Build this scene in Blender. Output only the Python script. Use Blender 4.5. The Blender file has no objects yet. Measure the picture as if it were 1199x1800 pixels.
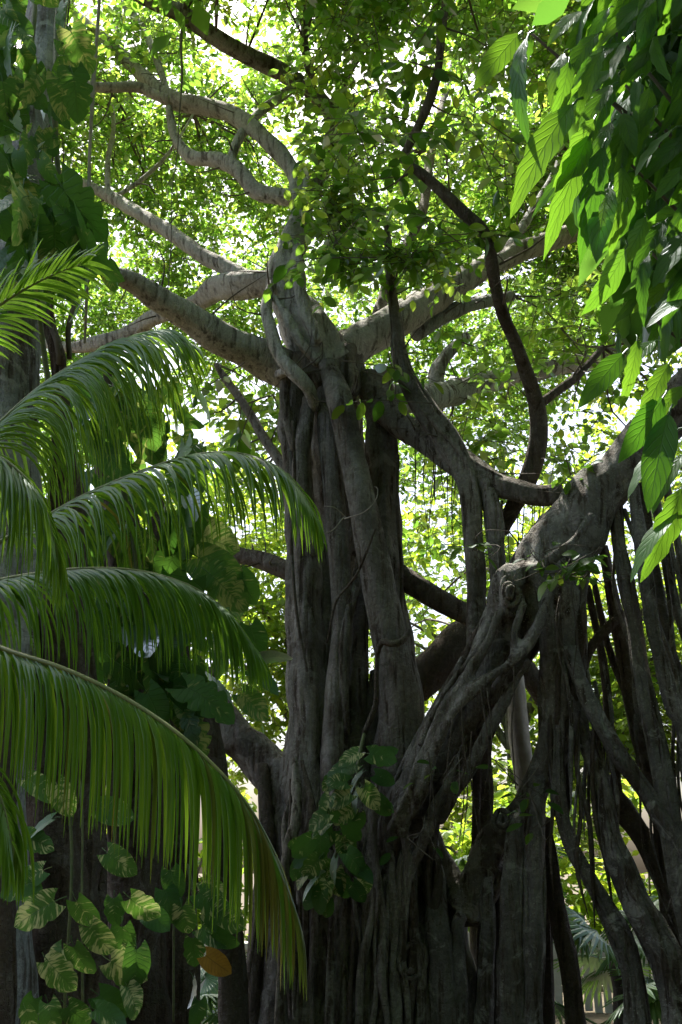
import bpy, math, random
import numpy as np
from mathutils import Vector, Matrix

scene = bpy.context.scene
COL = scene.collection
rnd = random.Random(11)
rng = np.random.default_rng(11)

# ------------------------------------------------------------------ camera
PITCH = math.radians(18.0)
FPX = 1930.0                      # focal length in pixels of the 1199 x 1800 photograph
CAM = np.array([0.0, 0.0, 1.6])
cp, sp = math.cos(PITCH), math.sin(PITCH)
FW = np.array([0, cp, sp]); UP = np.array([0, -sp, cp]); RT = np.array([1.0, 0, 0])
cd = bpy.data.cameras.new('camera'); cam = bpy.data.objects.new('camera', cd); COL.objects.link(cam)
cam.location = CAM; cam.rotation_euler = (math.pi / 2 + PITCH, 0, 0)
cd.sensor_fit = 'VERTICAL'; cd.sensor_height = 36.0; cd.lens = 36.0 * FPX / 1800.0
cd.clip_start = 0.05; cd.clip_end = 3000
scene.camera = cam

# ------------------------------------------------------------------ sky, sun, exposure
SUN_EL = math.radians(66); SUN_DIR_XY = Vector((-0.35, 0.94)).normalized()
world = bpy.data.worlds.new('World'); scene.world = world; world.use_nodes = True
wn = world.node_tree.nodes; wl = world.node_tree.links
sky = wn.new('ShaderNodeTexSky'); sky.sky_type = 'NISHITA'; sky.sun_disc = False
sky.sun_elevation = SUN_EL; sky.sun_rotation = math.atan2(SUN_DIR_XY.x, SUN_DIR_XY.y)
sky.dust_density = 6.0; sky.air_density = 1.0
bg = wn['Background']; bg.inputs['Strength'].default_value = 0.15
wl.new(sky.outputs['Color'], bg.inputs['Color'])
sun_dir = Vector((SUN_DIR_XY.x * math.cos(SUN_EL), SUN_DIR_XY.y * math.cos(SUN_EL), math.sin(SUN_EL)))
sl = bpy.data.lights.new('sun', 'SUN'); sl.energy = 5.0; sl.angle = math.radians(0.6); sl.color = (1.0, 0.95, 0.86)
so = bpy.data.objects.new('sun', sl); COL.objects.link(so)
so.location = (0, 0, 40); so.rotation_euler = sun_dir.to_track_quat('Z', 'Y').to_euler()
vs = scene.view_settings; vs.view_transform = 'Standard'; vs.look = 'None'; vs.gamma = 1.0
vs.use_curve_mapping = False; vs.exposure = 1.55
scene.render.engine = 'CYCLES'
scene.cycles.use_denoising = True
scene.cycles.max_bounces = 8; scene.cycles.diffuse_bounces = 4; scene.cycles.transmission_bounces = 6
scene.cycles.glossy_bounces = 2; scene.cycles.caustics_reflective = False; scene.cycles.caustics_refractive = False

# ------------------------------------------------------------------ helpers: placing
def at(px, py, Y):
    """World point seen at photo pixel (px, py) on the vertical plane y = Y."""
    d = FW + RT * ((px - 599.5) / FPX) + UP * ((900 - py) / FPX)
    return CAM + d * (Y / d[1])

def mpp(px, py, Y):
    d = FW + RT * ((px - 599.5) / FPX) + UP * ((900 - py) / FPX)
    return (Y / d[1]) / FPX

def gpy(Y, z=-0.12):
    v = np.array([0, Y, z]) - CAM
    return 900 - FPX * (v @ UP) / (v @ FW)

def P(path, Y=None):
    """[(px, py, Y, r_px)] -> points and radii in metres; py None = ground."""
    pts, rs = [], []
    for q in path:
        if len(q) == 3: q = (q[0], q[1], Y, q[2])
        px, py, yy, r = q
        if py is None: py = gpy(yy)
        pts.append(at(px, py, yy)); rs.append(r * mpp(px, py, yy))
    return np.array(pts), np.array(rs)

# ------------------------------------------------------------------ helpers: meshes
def obj(name, me, mat, parent=None, kind=None, label=None):
    o = bpy.data.objects.new(name, me); COL.objects.link(o)
    if mat is not None and not me.materials: me.materials.append(mat)
    if parent is not None: o.parent = parent
    if kind: o['kind'] = kind
    if label: o['label'] = label
    return o

def thing(name, label, cat, loc=(0, 0, 0), group=None):
    o = bpy.data.objects.new(name, None); COL.objects.link(o)
    o.location = Vector([float(v) for v in loc]); o.empty_display_size = 0.2
    o['label'] = label; o['category'] = cat
    if group: o['group'] = group
    return o

def base_of(parent):
    v = np.zeros(3)
    while parent is not None:
        v = v + np.array(parent.location); parent = parent.parent
    return v

def mesh_np(name, V, F, smooth=True, attrs=None, uv=None):
    """V (n,3); F list of tuples or int array (m,k)."""
    me = bpy.data.meshes.new(name)
    V = np.asarray(V, dtype=np.float32)
    if isinstance(F, np.ndarray):
        m, k = F.shape
        me.vertices.add(len(V)); me.vertices.foreach_set('co', V.ravel())
        me.loops.add(m * k); me.loops.foreach_set('vertex_index', F.astype(np.int32).ravel())
        me.polygons.add(m); me.polygons.foreach_set('loop_start', np.arange(0, m * k, k, dtype=np.int32))
        me.update(calc_edges=True)
    else:
        me.from_pydata([tuple(map(float, v)) for v in V], [], F)
    if smooth: me.polygons.foreach_set('use_smooth', np.ones(len(me.polygons), dtype=bool))
    for k_, a in (attrs or {}).items():
        at_ = me.attributes.new(k_, 'FLOAT', 'POINT'); at_.data.foreach_set('value', np.asarray(a, dtype=np.float32))
    if uv is not None:
        ul = me.uv_layers.new(name='uv')
        li = np.empty(len(me.loops), dtype=np.int32); me.loops.foreach_get('vertex_index', li)
        ul.data.foreach_set('uv', np.asarray(uv, dtype=np.float32)[li].ravel())
    return me

def unit(v):
    v = np.asarray(v, float); n = np.linalg.norm(v, axis=-1, keepdims=True); return v / np.maximum(n, 1e-9)

def resample(pts, rs, step):
    """Catmull-Rom through the points, even steps."""
    pts = np.asarray(pts, float); rs = np.asarray(rs, float)
    if len(pts) == 2:
        pts = np.array([pts[0], pts.mean(0), pts[1]]); rs = np.array([rs[0], rs.mean(), rs[1]])
    q = np.vstack([2 * pts[0] - pts[1], pts, 2 * pts[-1] - pts[-2]])
    rr = np.concatenate([[rs[0]], rs, [rs[-1]]])
    out, orr = [], []
    for i in range(1, len(q) - 2):
        L = np.linalg.norm(q[i + 1] - q[i]); n = max(2, int(L / step))
        t = np.linspace(0, 1, n, endpoint=False)[:, None]
        p0, p1, p2, p3 = q[i - 1], q[i], q[i + 1], q[i + 2]
        out.append(0.5 * (2 * p1 + (p2 - p0) * t + (2 * p0 - 5 * p1 + 4 * p2 - p3) * t ** 2 + (3 * p1 - p0 - 3 * p2 + p3) * t ** 3))
        tt = t[:, 0]; s = tt * tt * (3 - 2 * tt)
        orr.append(rr[i] * (1 - s) + rr[i + 1] * s)
    out.append(q[-2][None]); orr.append(rr[-2:-1])
    return np.vstack(out), np.concatenate(orr)

def frames(c):
    T = unit(np.gradient(c, axis=0))
    ref = np.array([1.0, 0, 0]) if abs(T[0][0]) < 0.8 else np.array([0, 1.0, 0])
    N = np.zeros_like(c); n = unit(np.cross(T[0], ref)); N[0] = n
    for i in range(1, len(c)):
        n = N[i - 1] - T[i] * (N[i - 1] @ T[i]); N[i] = unit(n)
    return T, N, np.cross(T, N)

def sweep(pts, rs, seg=12, step=0.06, rough=0.07, flute=0.06, wob=0.0, seed=None):
    r_ = np.random.default_rng(seed if seed is not None else rnd.randrange(1 << 30))
    c, r = resample(pts, rs, step)
    n = len(c)
    s = np.concatenate([[0], np.cumsum(np.linalg.norm(np.diff(c, axis=0), axis=1))])
    if wob:
        for f in (1.3, 2.9):
            ph = r_.uniform(0, 6.28, 3)
            c = c + (wob / f) * np.sin(s[:, None] * f * 2 + ph[None]) * np.minimum(1, s / 0.4)[:, None]
    T, N, B = frames(c)
    th = np.linspace(0, 2 * math.pi, seg, endpoint=False)
    m = np.ones((n, seg))
    for k in range(2, 6):
        ph, w, a = r_.uniform(0, 6.28), r_.normal(0, 1.2), flute * r_.uniform(.4, 1.2) / (k - 1) ** .5
        m += a * np.cos(k * th[None] + ph + w * s[:, None])
    for k in range(4):
        f = r_.uniform(3, 16); ph = r_.uniform(0, 6.28); kk = r_.integers(0, 4)
        m += rough * 0.5 * np.sin(f * s[:, None] + ph + kk * th[None])
    m += r_.normal(0, rough * 0.22, (n, seg))
    R = r[:, None] * m
    V = c[:, None] + R[..., None] * (np.cos(th)[None, :, None] * N[:, None] + np.sin(th)[None, :, None] * B[:, None])
    V = V.reshape(-1, 3)
    i, j = np.meshgrid(np.arange(n - 1), np.arange(seg), indexing='ij')
    j2 = (j + 1) % seg
    F = np.stack([i * seg + j, i * seg + j2, (i + 1) * seg + j2, (i + 1) * seg + j], -1).reshape(-1, 4)
    al = np.repeat(s, seg)
    # rounded caps
    e0 = c[0] - T[0] * r[0] * .5; e1 = c[-1] + T[-1] * r[-1] * .5
    V = np.vstack([V, e0, e1]); al = np.concatenate([al, [0, s[-1]]])
    a, b = n * seg, n * seg + 1
    jj = np.arange(seg); j3 = (jj + 1) % seg
    caps = np.vstack([np.stack([jj, np.full(seg, a), np.full(seg, a), j3], -1),
                      np.stack([(n - 1) * seg + jj, (n - 1) * seg + j3, np.full(seg, b), np.full(seg, b)], -1)])
    return V, F, caps, al

def join(parts):
    V, Q, T3, A = [], [], [], []; off = 0
    for v, f, cps, al in parts:
        V.append(v); A.append(al); Q.append(f + off)
        c = cps + off
        T3.append(c); off += len(v)
    V = np.vstack(V); A = np.concatenate(A); Q = np.vstack(Q); C = np.vstack(T3)
    faces = [tuple(x) for x in Q.tolist()]
    for x in C.tolist():
        t = []
        for k in x:
            if k not in t: t.append(k)
        faces.append(tuple(t))
    return V, faces, A

def wood(name, parts, mat, parent, label=None, kind=None):
    V, F, A = join(parts)
    return obj(name, mesh_np(name, V - base_of(parent), F, attrs={'along': A}), mat, parent, kind, label)

def tube(name, path, mat, parent, Y=None, seg=12, step=0.06, hugs=0, label=None, **kw):
    pts, rs = P(path, Y)
    parts = [sweep(pts, rs, seg, step, **kw)]
    parts += hug(pts, rs, hugs)
    return wood(name, parts, mat, parent, label)

def hug(pts, rs, n, lo=.16, hi=.34):
    """thin roots that wind along a thicker one, half sunk into it"""
    out = []
    if not n: return out
    c, r = resample(pts, rs, .12)
    if len(c) < 6: return out
    T, N, B = frames(c)
    for k in range(n):
        a0 = rnd.uniform(0, 6.28); w = rnd.gauss(0, .16); i0 = rnd.randrange(0, max(1, len(c) // 3)); i1 = rnd.randrange(2 * len(c) // 3, len(c))
        idx = np.arange(i0, i1)
        if len(idx) < 4: continue
        ang = a0 + w * (idx - i0) * .6 + .35 * np.sin(idx * rnd.uniform(.15, .5) + a0)
        f = rnd.uniform(lo, hi)
        p = c[idx] + (r[idx] * (1.0 - f * .35))[:, None] * (np.cos(ang)[:, None] * N[idx] + np.sin(ang)[:, None] * B[idx])
        rr = np.clip(r[idx] * f, .006, .05) * (1 + .2 * np.sin(idx * .7 + a0)); rr[0] *= .5; rr[-1] *= .5
        out.append(sweep(p[::2], rr[::2], 8, .06, rough=.08, flute=.05))
    return out

def fuse(name, parts, voxel, mat, parent, smooth=5, relief=.012):
    V, F, A = join(parts)
    me = mesh_np(name, V - base_of(parent), F)
    o = obj(name, me, mat, parent)
    md = o.modifiers.new('r', 'REMESH'); md.mode = 'VOXEL'; md.voxel_size = voxel; md.use_smooth_shade = True
    ms = o.modifiers.new('s', 'SMOOTH'); ms.iterations = smooth; ms.factor = .5
    dg = bpy.context.evaluated_depsgraph_get()
    me2 = bpy.data.meshes.new_from_object(o.evaluated_get(dg))
    o.modifiers.clear(); o.data = me2
    n = len(me2.vertices)
    co = np.empty(n * 3, np.float32); nr = np.empty(n * 3, np.float32)
    me2.vertices.foreach_get('co', co); me2.vertices.foreach_get('normal', nr)
    co = co.reshape(-1, 3); nr = nr.reshape(-1, 3)
    d = np.zeros(n)
    r_ = np.random.default_rng(5)
    for k in range(10):
        f = r_.normal(0, 1, 3) * np.array([16, 16, 2.2]); d += np.sin(co @ f + r_.uniform(0, 6.28)) / 10 ** .5
    for k in range(8):
        f = r_.normal(0, 1, 3) * np.array([40, 40, 8]); d += .35 * np.sin(co @ f + r_.uniform(0, 6.28)) / 8 ** .5
    co += nr * (relief * d)[:, None]
    me2.vertices.foreach_set('co', co.ravel()); me2.update()
    me2.attributes.new('along', 'FLOAT', 'POINT')
    if not me2.materials: me2.materials.append(mat)
    me2.polygons.foreach_set('use_smooth', np.ones(len(me2.polygons), dtype=bool))
    return o

# ------------------------------------------------------------------ helpers: leaves
FICUS_V = np.array([(0, 0, 0), (-.26, .3, .05), (.26, .3, .05), (0, .45, -.03), (-.25, .66, .04), (.25, .66, .04), (0, 1, -.1)])
FICUS_F = np.array([(0, 3, 1), (0, 2, 3), (1, 3, 4), (3, 2, 5), (4, 3, 6), (3, 5, 6)])
DIA_V = np.array([(0, 0, 0), (-.3, .5, .05), (.3, .5, .05), (0, 1, -.08)])
DIA_F = np.array([(0, 2, 1), (1, 2, 3)])
PRISM_V = np.array([(1, 0, 0), (-.5, 0, .87), (-.5, 0, -.87), (.5, 1, 0), (-.25, 1, .43), (-.25, 1, -.43)])
PRISM_F = np.array([(0, 1, 4), (0, 4, 3), (1, 2, 5), (1, 5, 4), (2, 0, 3), (2, 3, 5)])

def cloud_mesh(name, pos, d, nrm, size, TV, TF, tint=None, width=None):
    """one mesh of many leaves: template TV laid along d with normal nrm"""
    d = unit(d); side = unit(np.cross(d, nrm)); up = np.cross(side, d)
    n = len(pos); size = np.asarray(size).reshape(n, 1, 1)
    w = size if width is None else np.asarray(width).reshape(n, 1, 1)
    V = pos[:, None] + w * TV[None, :, 0, None] * side[:, None] + size * TV[None, :, 1, None] * d[:, None] + w * TV[None, :, 2, None] * up[:, None]
    F = (TF[None] + (np.arange(n) * len(TV))[:, None, None]).reshape(-1, 3)
    at_ = {'tint': np.repeat(tint, len(TV))} if tint is not None else None
    return mesh_np(name, V.reshape(-1, 3), F, smooth=False, attrs=at_)

def gate(p, scale, seed):
    """smooth 0..1 field for clumps and gaps"""
    r_ = np.random.default_rng(seed); v = np.zeros(len(p))
    for k in range(9):
        v += np.sin(p @ (r_.normal(0, 1, 3) * scale) + r_.uniform(0, 6.28))
    return .5 + .5 * np.tanh(v / 2.6)

def sprays(centres, nl, twig=.42, leaf=.12, jit=.25, hang=.35):
    """twigs at the centres with nl leaves each; returns leaf and twig arrays"""
    n = len(centres)
    td = unit(rng.normal(0, 1, (n, 3)) * np.array([1, 1, .55]) + np.array([0, 0, -.12]))
    tl = twig * rng.uniform(.6, 1.4, n)
    t = (np.arange(nl)[None] + rng.uniform(.2, .9, (n, nl))) / nl
    pos = centres[:, None] + td[:, None] * (t * tl[:, None])[..., None]
    pos[..., 2] -= .25 * (t * tl[:, None]) ** 2
    side = unit(np.cross(td, rng.normal(0, .3, (n, 3)) + np.array([0, 0, 1.])))
    sg = np.where((np.arange(nl) % 2) == 0, 1., -1.)[None, :, None]
    d = .55 * td[:, None] + sg * side[:, None] * .8 + rng.normal(0, jit * 1.4, (n, nl, 3)) + np.array([0, 0, -hang])
    nm = np.array([0, 0, 1.]) + rng.normal(0, .55, (n, nl, 3))
    sz = leaf * rng.uniform(.65, 1.25, (n, nl))
    cl = rng.uniform(0, 1, (n, 1))
    ti = np.clip(.45 * cl + .55 * rng.uniform(0, 1, (n, nl)), 0, 1)
    return (pos.reshape(-1, 3), d.reshape(-1, 3), nm.reshape(-1, 3), sz.ravel(), ti.ravel()), (centres, td, tl)

def foliage(name, centres, mat, parent, nl=9, leaf=.12, twig=.42, simple=False, twigmat=None, hang=.35, twigr=.005):
    (p, d, nm, sz, ti), (tc, td, tl) = sprays(centres, nl, twig, leaf, hang=hang)
    b = base_of(parent)
    o = obj(name, cloud_mesh(name, p - b, d, nm, sz, DIA_V if simple else FICUS_V, DIA_F if simple else FICUS_F, ti), mat, parent, 'stuff')
    if twigmat is not None:
        obj('twigs', cloud_mesh('twigs', tc - td * .12 - b, td, np.tile([0.1, .2, 1.], (len(tc), 1)), tl + .12, PRISM_V, PRISM_F, None, np.full(len(tc), twigr)), twigmat, parent, 'stuff')
    return o

def frustum(n, px0, px1, py0, py1, Y0, Y1, clump=None, thr=.5, gaps=(), zmin=None):
    """random places in a block of air given by its outline at depths Y0..Y1"""
    out = []
    tot = 0
    while tot < n:
        k = n * 2
        px, py, Y = rng.uniform(px0, px1, k), rng.uniform(py0, py1, k), rng.uniform(Y0, Y1, k)
        d = FW[None] + RT[None] * ((px - 599.5) / FPX)[:, None] + UP[None] * ((900 - py) / FPX)[:, None]
        q = CAM + d * (Y / d[:, 1])[:, None]
        keep = np.ones(k, bool)
        if clump: keep &= gate(q, clump[0], clump[1]) > thr
        for c, r in gaps: keep &= np.linalg.norm(q - c, axis=1) > r
        if zmin is not None: keep &= q[:, 2] > zmin
        q = q[keep]; out.append(q); tot += len(q)
        if tot == 0: break
    return np.vstack(out)[:n]

def ball(n, c, r, clump=None, thr=.45, shell=.0):
    out = []; tot = 0
    while tot < n:
        q = rng.normal(0, 1, (n * 2, 3)); q = unit(q) * (rng.uniform(shell, 1, (n * 2, 1)) ** (1 / 2.2))
        q = q * np.array(r) + np.array(c)
        if clump: q = q[gate(q, clump[0], clump[1]) > thr]
        out.append(q); tot += len(q)
    return np.vstack(out)[:n]

def blade(name, rows, width, fold=.25, droop=.35, petiole=.25, cols=2, lobes=None, heart=0., wave=0., prad=.012):
    """one big leaf, length 1 along +Y, normal +Z, tip drooping; with a stalk behind the base; uv = (across, along)"""
    V, UV = [], []
    ts = [(i / rows) for i in range(rows + 1)]
    for i, t in enumerate(ts):
        w = width(t)
        if lobes: w *= lobes(i, t)
        z0 = -droop * t * t
        for j in range(-cols, cols + 1):
            u = j / cols
            y = t - heart * abs(u) ** 1.5 * (1 - t) ** 2
            V.append((u * w, y, z0 + fold * abs(u) * w - .5 * fold * w * u * u + wave * math.sin(t * 21 + u * 2) * abs(u) * w))
            UV.append((u * .5 + .5, t))
    k = 2 * cols + 1; F = []
    for i in range(rows):
        for j in range(k - 1):
            F.append((i * k + j, i * k + j + 1, (i + 1) * k + j + 1, (i + 1) * k + j))
    if petiole:
        b = len(V)
        for s_, y, z in ((1., 0.03, -.012), (.9, -petiole * .5, -.05 * petiole), (1.3, -petiole, -.3 * petiole)):
            for a in range(4):
                V.append((prad * s_ * math.cos(a * 1.571), y, z + prad * s_ * math.sin(a * 1.571))); UV.append((.5, 0.))
        for q in range(2):
            for a in range(4):
                F.append((b + q * 4 + a, b + q * 4 + (a + 1) % 4, b + q * 4 + 4 + (a + 1) % 4, b + q * 4 + 4 + a))
    return mesh_np(name, V, F, uv=UV)

def orient(o, pos, d, nrm, size, parent):
    d = Vector([float(x) for x in unit(d)]); n = Vector([float(x) for x in nrm])
    s = d.cross(n).normalized(); n = s.cross(d)
    M = Matrix((s, d, n)).transposed().to_4x4()
    b = base_of(parent)
    o.matrix_local = Matrix.Translation(Vector([float(x) for x in np.asarray(pos) - b])) @ M @ Matrix.Scale(float(size), 4)

def leaf_obj(me, pos, d, nrm, size, parent, name='leaf', label=None):
    o = bpy.data.objects.new(name, me); COL.objects.link(o); o.parent = parent
    orient(o, pos, d, nrm, size, parent)
    if label: o['label'] = label
    return o

# ------------------------------------------------------------------ materials
def new_mat(name):
    m = bpy.data.materials.new(name); m.use_nodes = True
    nt = m.node_tree; nt.nodes.clear()
    return m, nt, nt.nodes, nt.links

def nd(nt, typ, **kw):
    n = nt.nodes.new(typ)
    for k, v in kw.items():
        if k.startswith('i_'): n.inputs[k[2:].replace('_', ' ')].default_value = v
        else: setattr(n, k, v)
    return n

def ramp(nt, fac, stops):
    r = nt.nodes.new('ShaderNodeValToRGB'); e = r.color_ramp.elements
    while len(e) < len(stops): e.new(.5)
    for el, (p_, c) in zip(e, stops):
        el.position = p_; el.color = (*c, 1) if len(c) == 3 else (c[0],) * 3 + (1,)
    nt.links.new(fac, r.inputs['Fac']); return r.outputs['Color']

def mixc(nt, fac, a, b, mode='MIX'):
    m = nt.nodes.new('ShaderNodeMix'); m.data_type = 'RGBA'; m.blend_type = mode
    for sock, v in ((m.inputs[0], fac), (m.inputs[6], a), (m.inputs[7], b)):
        if hasattr(v, 'links'): nt.links.new(v, sock)
        else: sock.default_value = v if not isinstance(v, tuple) else (*v, 1)
    return m.outputs[2]

def mth(nt, op, a, b=None, c=None):
    m = nt.nodes.new('ShaderNodeMath'); m.operation = op
    for i, v in enumerate((a, b, c)):
        if v is None: continue
        if hasattr(v, 'links'): nt.links.new(v, m.inputs[i])
        else: m.inputs[i].default_value = v
    return m.outputs[0]

def bark(name, light, dark, lichen=(.42, .41, .37), lich_amt=.5, crack=1.0, warm=(.16, .1, .06)):
    m, nt, N, L = new_mat(name)
    tc = nd(nt, 'ShaderNodeTexCoord')
    geo = nd(nt, 'ShaderNodeNewGeometry')
    co = geo.outputs['Position']
    n1 = nd(nt, 'ShaderNodeTexNoise', i_Scale=1.7, i_Detail=6.0, i_Roughness=.62); L.new(co, n1.inputs['Vector'])
    mp = nd(nt, 'ShaderNodeMapping'); mp.inputs['Scale'].default_value = (17, 17, 1.7); L.new(co, mp.inputs['Vector'])
    n2 = nd(nt, 'ShaderNodeTexNoise', i_Scale=1.0, i_Detail=5.0, i_Roughness=.6); L.new(mp.outputs[0], n2.inputs['Vector'])
    n3 = nd(nt, 'ShaderNodeTexNoise', i_Scale=38.0, i_Detail=4.0, i_Roughness=.7); L.new(co, n3.inputs['Vector'])
    vo = nd(nt, 'ShaderNodeTexVoronoi', i_Scale=46.0); L.new(co, vo.inputs['Vector'])
    base = mixc(nt, ramp(nt, n1.outputs['Fac'], [(.33, (0,)), (.66, (1,))]), dark, light)
    base = mixc(nt, ramp(nt, n2.outputs['Fac'], [(.3, (.75,)), (.5, (0,))]), base, warm)
    cr = ramp(nt, n2.outputs['Fac'], [(.36, (1,)), (.46, (0,))])
    base = mixc(nt, mth(nt, 'MULTIPLY', cr, .8 * crack), base, (.035, .028, .022))
    spots = mth(nt, 'MULTIPLY', ramp(nt, vo.outputs['Distance'], [(.16, (1,)), (.26, (0,))]),
                ramp(nt, n1.outputs['Fac'], [(.47, (0,)), (.6, (1,))]))
    base = mixc(nt, mth(nt, 'MULTIPLY', spots, lich_amt), base, lichen)
    base = mixc(nt, .5, base, ramp(nt, n3.outputs['Fac'], [(.3, (.22,)), (.7, (.8,))]), 'OVERLAY')
    n4 = nd(nt, 'ShaderNodeTexNoise', i_Scale=4.5, i_Detail=5.0, i_Roughness=.7, i_Distortion=.8); L.new(co, n4.inputs['Vector'])
    base = mixc(nt, mth(nt, 'MULTIPLY', ramp(nt, n4.outputs['Fac'], [(.55, (0,)), (.62, (1,))]), .75 * lich_amt), base, lichen)
    base = mixc(nt, mth(nt, 'MULTIPLY', ramp(nt, n4.outputs['Fac'], [(.34, (1,)), (.42, (0,))]), .45), base, (.075, .08, .05))
    # growth rings across limbs
    al = nd(nt, 'ShaderNodeAttribute', attribute_name='along')
    ph = mth(nt, 'ADD', mth(nt, 'MULTIPLY', al.outputs['Fac'], 95.0), mth(nt, 'MULTIPLY', n1.outputs['Fac'], 60.0))
    ring = mth(nt, 'MULTIPLY', ramp(nt, mth(nt, 'SINE', ph), [(.75, (0,)), (1.0, (1,))]), ramp(nt, n3.outputs['Fac'], [(.45, (0,)), (.62, (1,))]))
    base = mixc(nt, mth(nt, 'MULTIPLY', ring, .28), base, (.04, .033, .027))
    h = mth(nt, 'ADD', mth(nt, 'MULTIPLY', n2.outputs['Fac'], 1.2), mth(nt, 'ADD', mth(nt, 'MULTIPLY', n3.outputs['Fac'], .5), mth(nt, 'MULTIPLY', ring, -.25)))
    bp = nd(nt, 'ShaderNodeBump', i_Strength=1.0, i_Distance=.06); L.new(h, bp.inputs['Height'])
    b = nd(nt, 'ShaderNodeBsdfPrincipled', i_Roughness=.85); b.inputs['Specular IOR Level'].default_value = .15
    L.new(base, b.inputs['Base Color']); L.new(bp.outputs[0], b.inputs['Normal'])
    o = nd(nt, 'ShaderNodeOutputMaterial'); L.new(b.outputs[0], o.inputs[0])
    return m

def leaf_shader(nt, refl, trans, gloss=.35, rough=.35, tw=.5, bump=None):
    L = nt.links
    df = nd(nt, 'ShaderNodeBsdfDiffuse'); L.new(refl, df.inputs['Color'])
    tr = nd(nt, 'ShaderNodeBsdfTranslucent'); L.new(trans, tr.inputs['Color'])
    mx = nd(nt, 'ShaderNodeMixShader'); mx.inputs[0].default_value = tw
    L.new(df.outputs[0], mx.inputs[1]); L.new(tr.outputs[0], mx.inputs[2])
    gl = nd(nt, 'ShaderNodeBsdfGlossy', i_Roughness=rough); gl.inputs['Color'].default_value = (.9, .95, 1, 1)
    fr = nd(nt, 'ShaderNodeFresnel', i_IOR=1.42)
    m2 = nd(nt, 'ShaderNodeMixShader'); L.new(mth(nt, 'MULTIPLY', fr.outputs[0], gloss * 2), m2.inputs[0])
    L.new(mx.outputs[0], m2.inputs[1]); L.new(gl.outputs[0], m2.inputs[2])
    if bump is not None:
        for s in (df, tr, gl): L.new(bump, s.inputs['Normal'])
    o = nd(nt, 'ShaderNodeOutputMaterial'); L.new(m2.outputs[0], o.inputs[0])

def leaf_mat(name, refl, trans, tw=.5, gloss=.09, rough=.42, rand_obj=False):
    """leaf colours run over each leaf's own random tint; refl and trans are ramps"""
    m, nt, N, L = new_mat(name)
    if rand_obj: f = nd(nt, 'ShaderNodeObjectInfo').outputs['Random']
    else: f = nd(nt, 'ShaderNodeAttribute', attribute_name='tint').outputs['Fac']
    leaf_shader(nt, ramp(nt, f, refl), ramp(nt, f, trans), gloss, rough, tw)
    return m

def big_leaf_mat(name, refl, trans, vein, tw=.45, gloss=.5, rough=.3, cream=None, creamt=None, amount=.5, nv=9.):
    m, nt, N, L = new_mat(name)
    uv = nd(nt, 'ShaderNodeUVMap'); sx = nd(nt, 'ShaderNodeSeparateXYZ'); L.new(uv.outputs[0], sx.inputs[0])
    au = mth(nt, 'ABSOLUTE', mth(nt, 'SUBTRACT', sx.outputs[0], .5))           # 0 at midrib .. .5 at margin
    oi = nd(nt, 'ShaderNodeObjectInfo')
    s = mth(nt, 'SUBTRACT', sx.outputs[1], mth(nt, 'MULTIPLY', au, .55))
    fr = mth(nt, 'ABSOLUTE', mth(nt, 'SUBTRACT', mth(nt, 'FRACT', mth(nt, 'MULTIPLY', s, nv)), .5))
    lat = ramp(nt, fr, [(.0, (1,)), (.06, (.5,)), (.13, (0,))])
    mid = ramp(nt, au, [(.012, (1,)), (.028, (0,))])
    veins = mth(nt, 'MAXIMUM', mth(nt, 'MULTIPLY', lat, .6), mid)
    rc = ramp(nt, oi.outputs['Random'], refl); tc = ramp(nt, oi.outputs['Random'], trans)
    nz = nd(nt, 'ShaderNodeTexNoise', i_Scale=5.0, i_Detail=3.0); L.new(uv.outputs[0], nz.inputs['Vector'])
    rc = mixc(nt, .5, rc, ramp(nt, nz.outputs['Fac'], [(.3, (.35,)), (.7, (.65,))]), 'OVERLAY')
    if cream is not None:
        cb = nd(nt, 'ShaderNodeCombineXYZ')
        L.new(mth(nt, 'MULTIPLY', s, 13.), cb.inputs[0]); L.new(mth(nt, 'MULTIPLY', sx.outputs[0], 1.5), cb.inputs[1])
        L.new(mth(nt, 'MULTIPLY', oi.outputs['Random'], 37.), cb.inputs[2])
        n2 = nd(nt, 'ShaderNodeTexNoise', i_Scale=1.0, i_Detail=4.0, i_Roughness=.65); L.new(cb.outputs[0], n2.inputs['Vector'])
        sh = mth(nt, 'ADD', n2.outputs['Fac'], mth(nt, 'MULTIPLY', mth(nt, 'SUBTRACT', oi.outputs['Random'], .55), .24))
        n5 = nd(nt, 'ShaderNodeTexNoise', i_Scale=2.2, i_Detail=1.0); L.new(uv.outputs[0], n5.inputs['Vector']); n5.noise_dimensions = '4D'
        L.new(mth(nt, 'MULTIPLY', oi.outputs['Random'], 91.), n5.inputs['W'])
        sh = mth(nt, 'ADD', sh, mth(nt, 'MULTIPLY', mth(nt, 'SUBTRACT', n5.outputs['Fac'], .5), .5))
        cm = ramp(nt, sh, [(amount - .01, (0,)), (amount + .08, (1,))])
        rc = mixc(nt, cm, rc, cream); tc = mixc(nt, cm, tc, creamt or cream)
    rc = mixc(nt, mth(nt, 'MULTIPLY', veins, .55), rc, vein)
    tc = mixc(nt, mth(nt, 'MULTIPLY', veins, .5), tc, (.05, .12, .015))
    bp = nd(nt, 'ShaderNodeBump', i_Strength=.4, i_Distance=.02, invert=True); L.new(veins, bp.inputs['Height'])
    leaf_shader(nt, rc, tc, gloss, rough, tw, bp.outputs[0])
    return m

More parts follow.
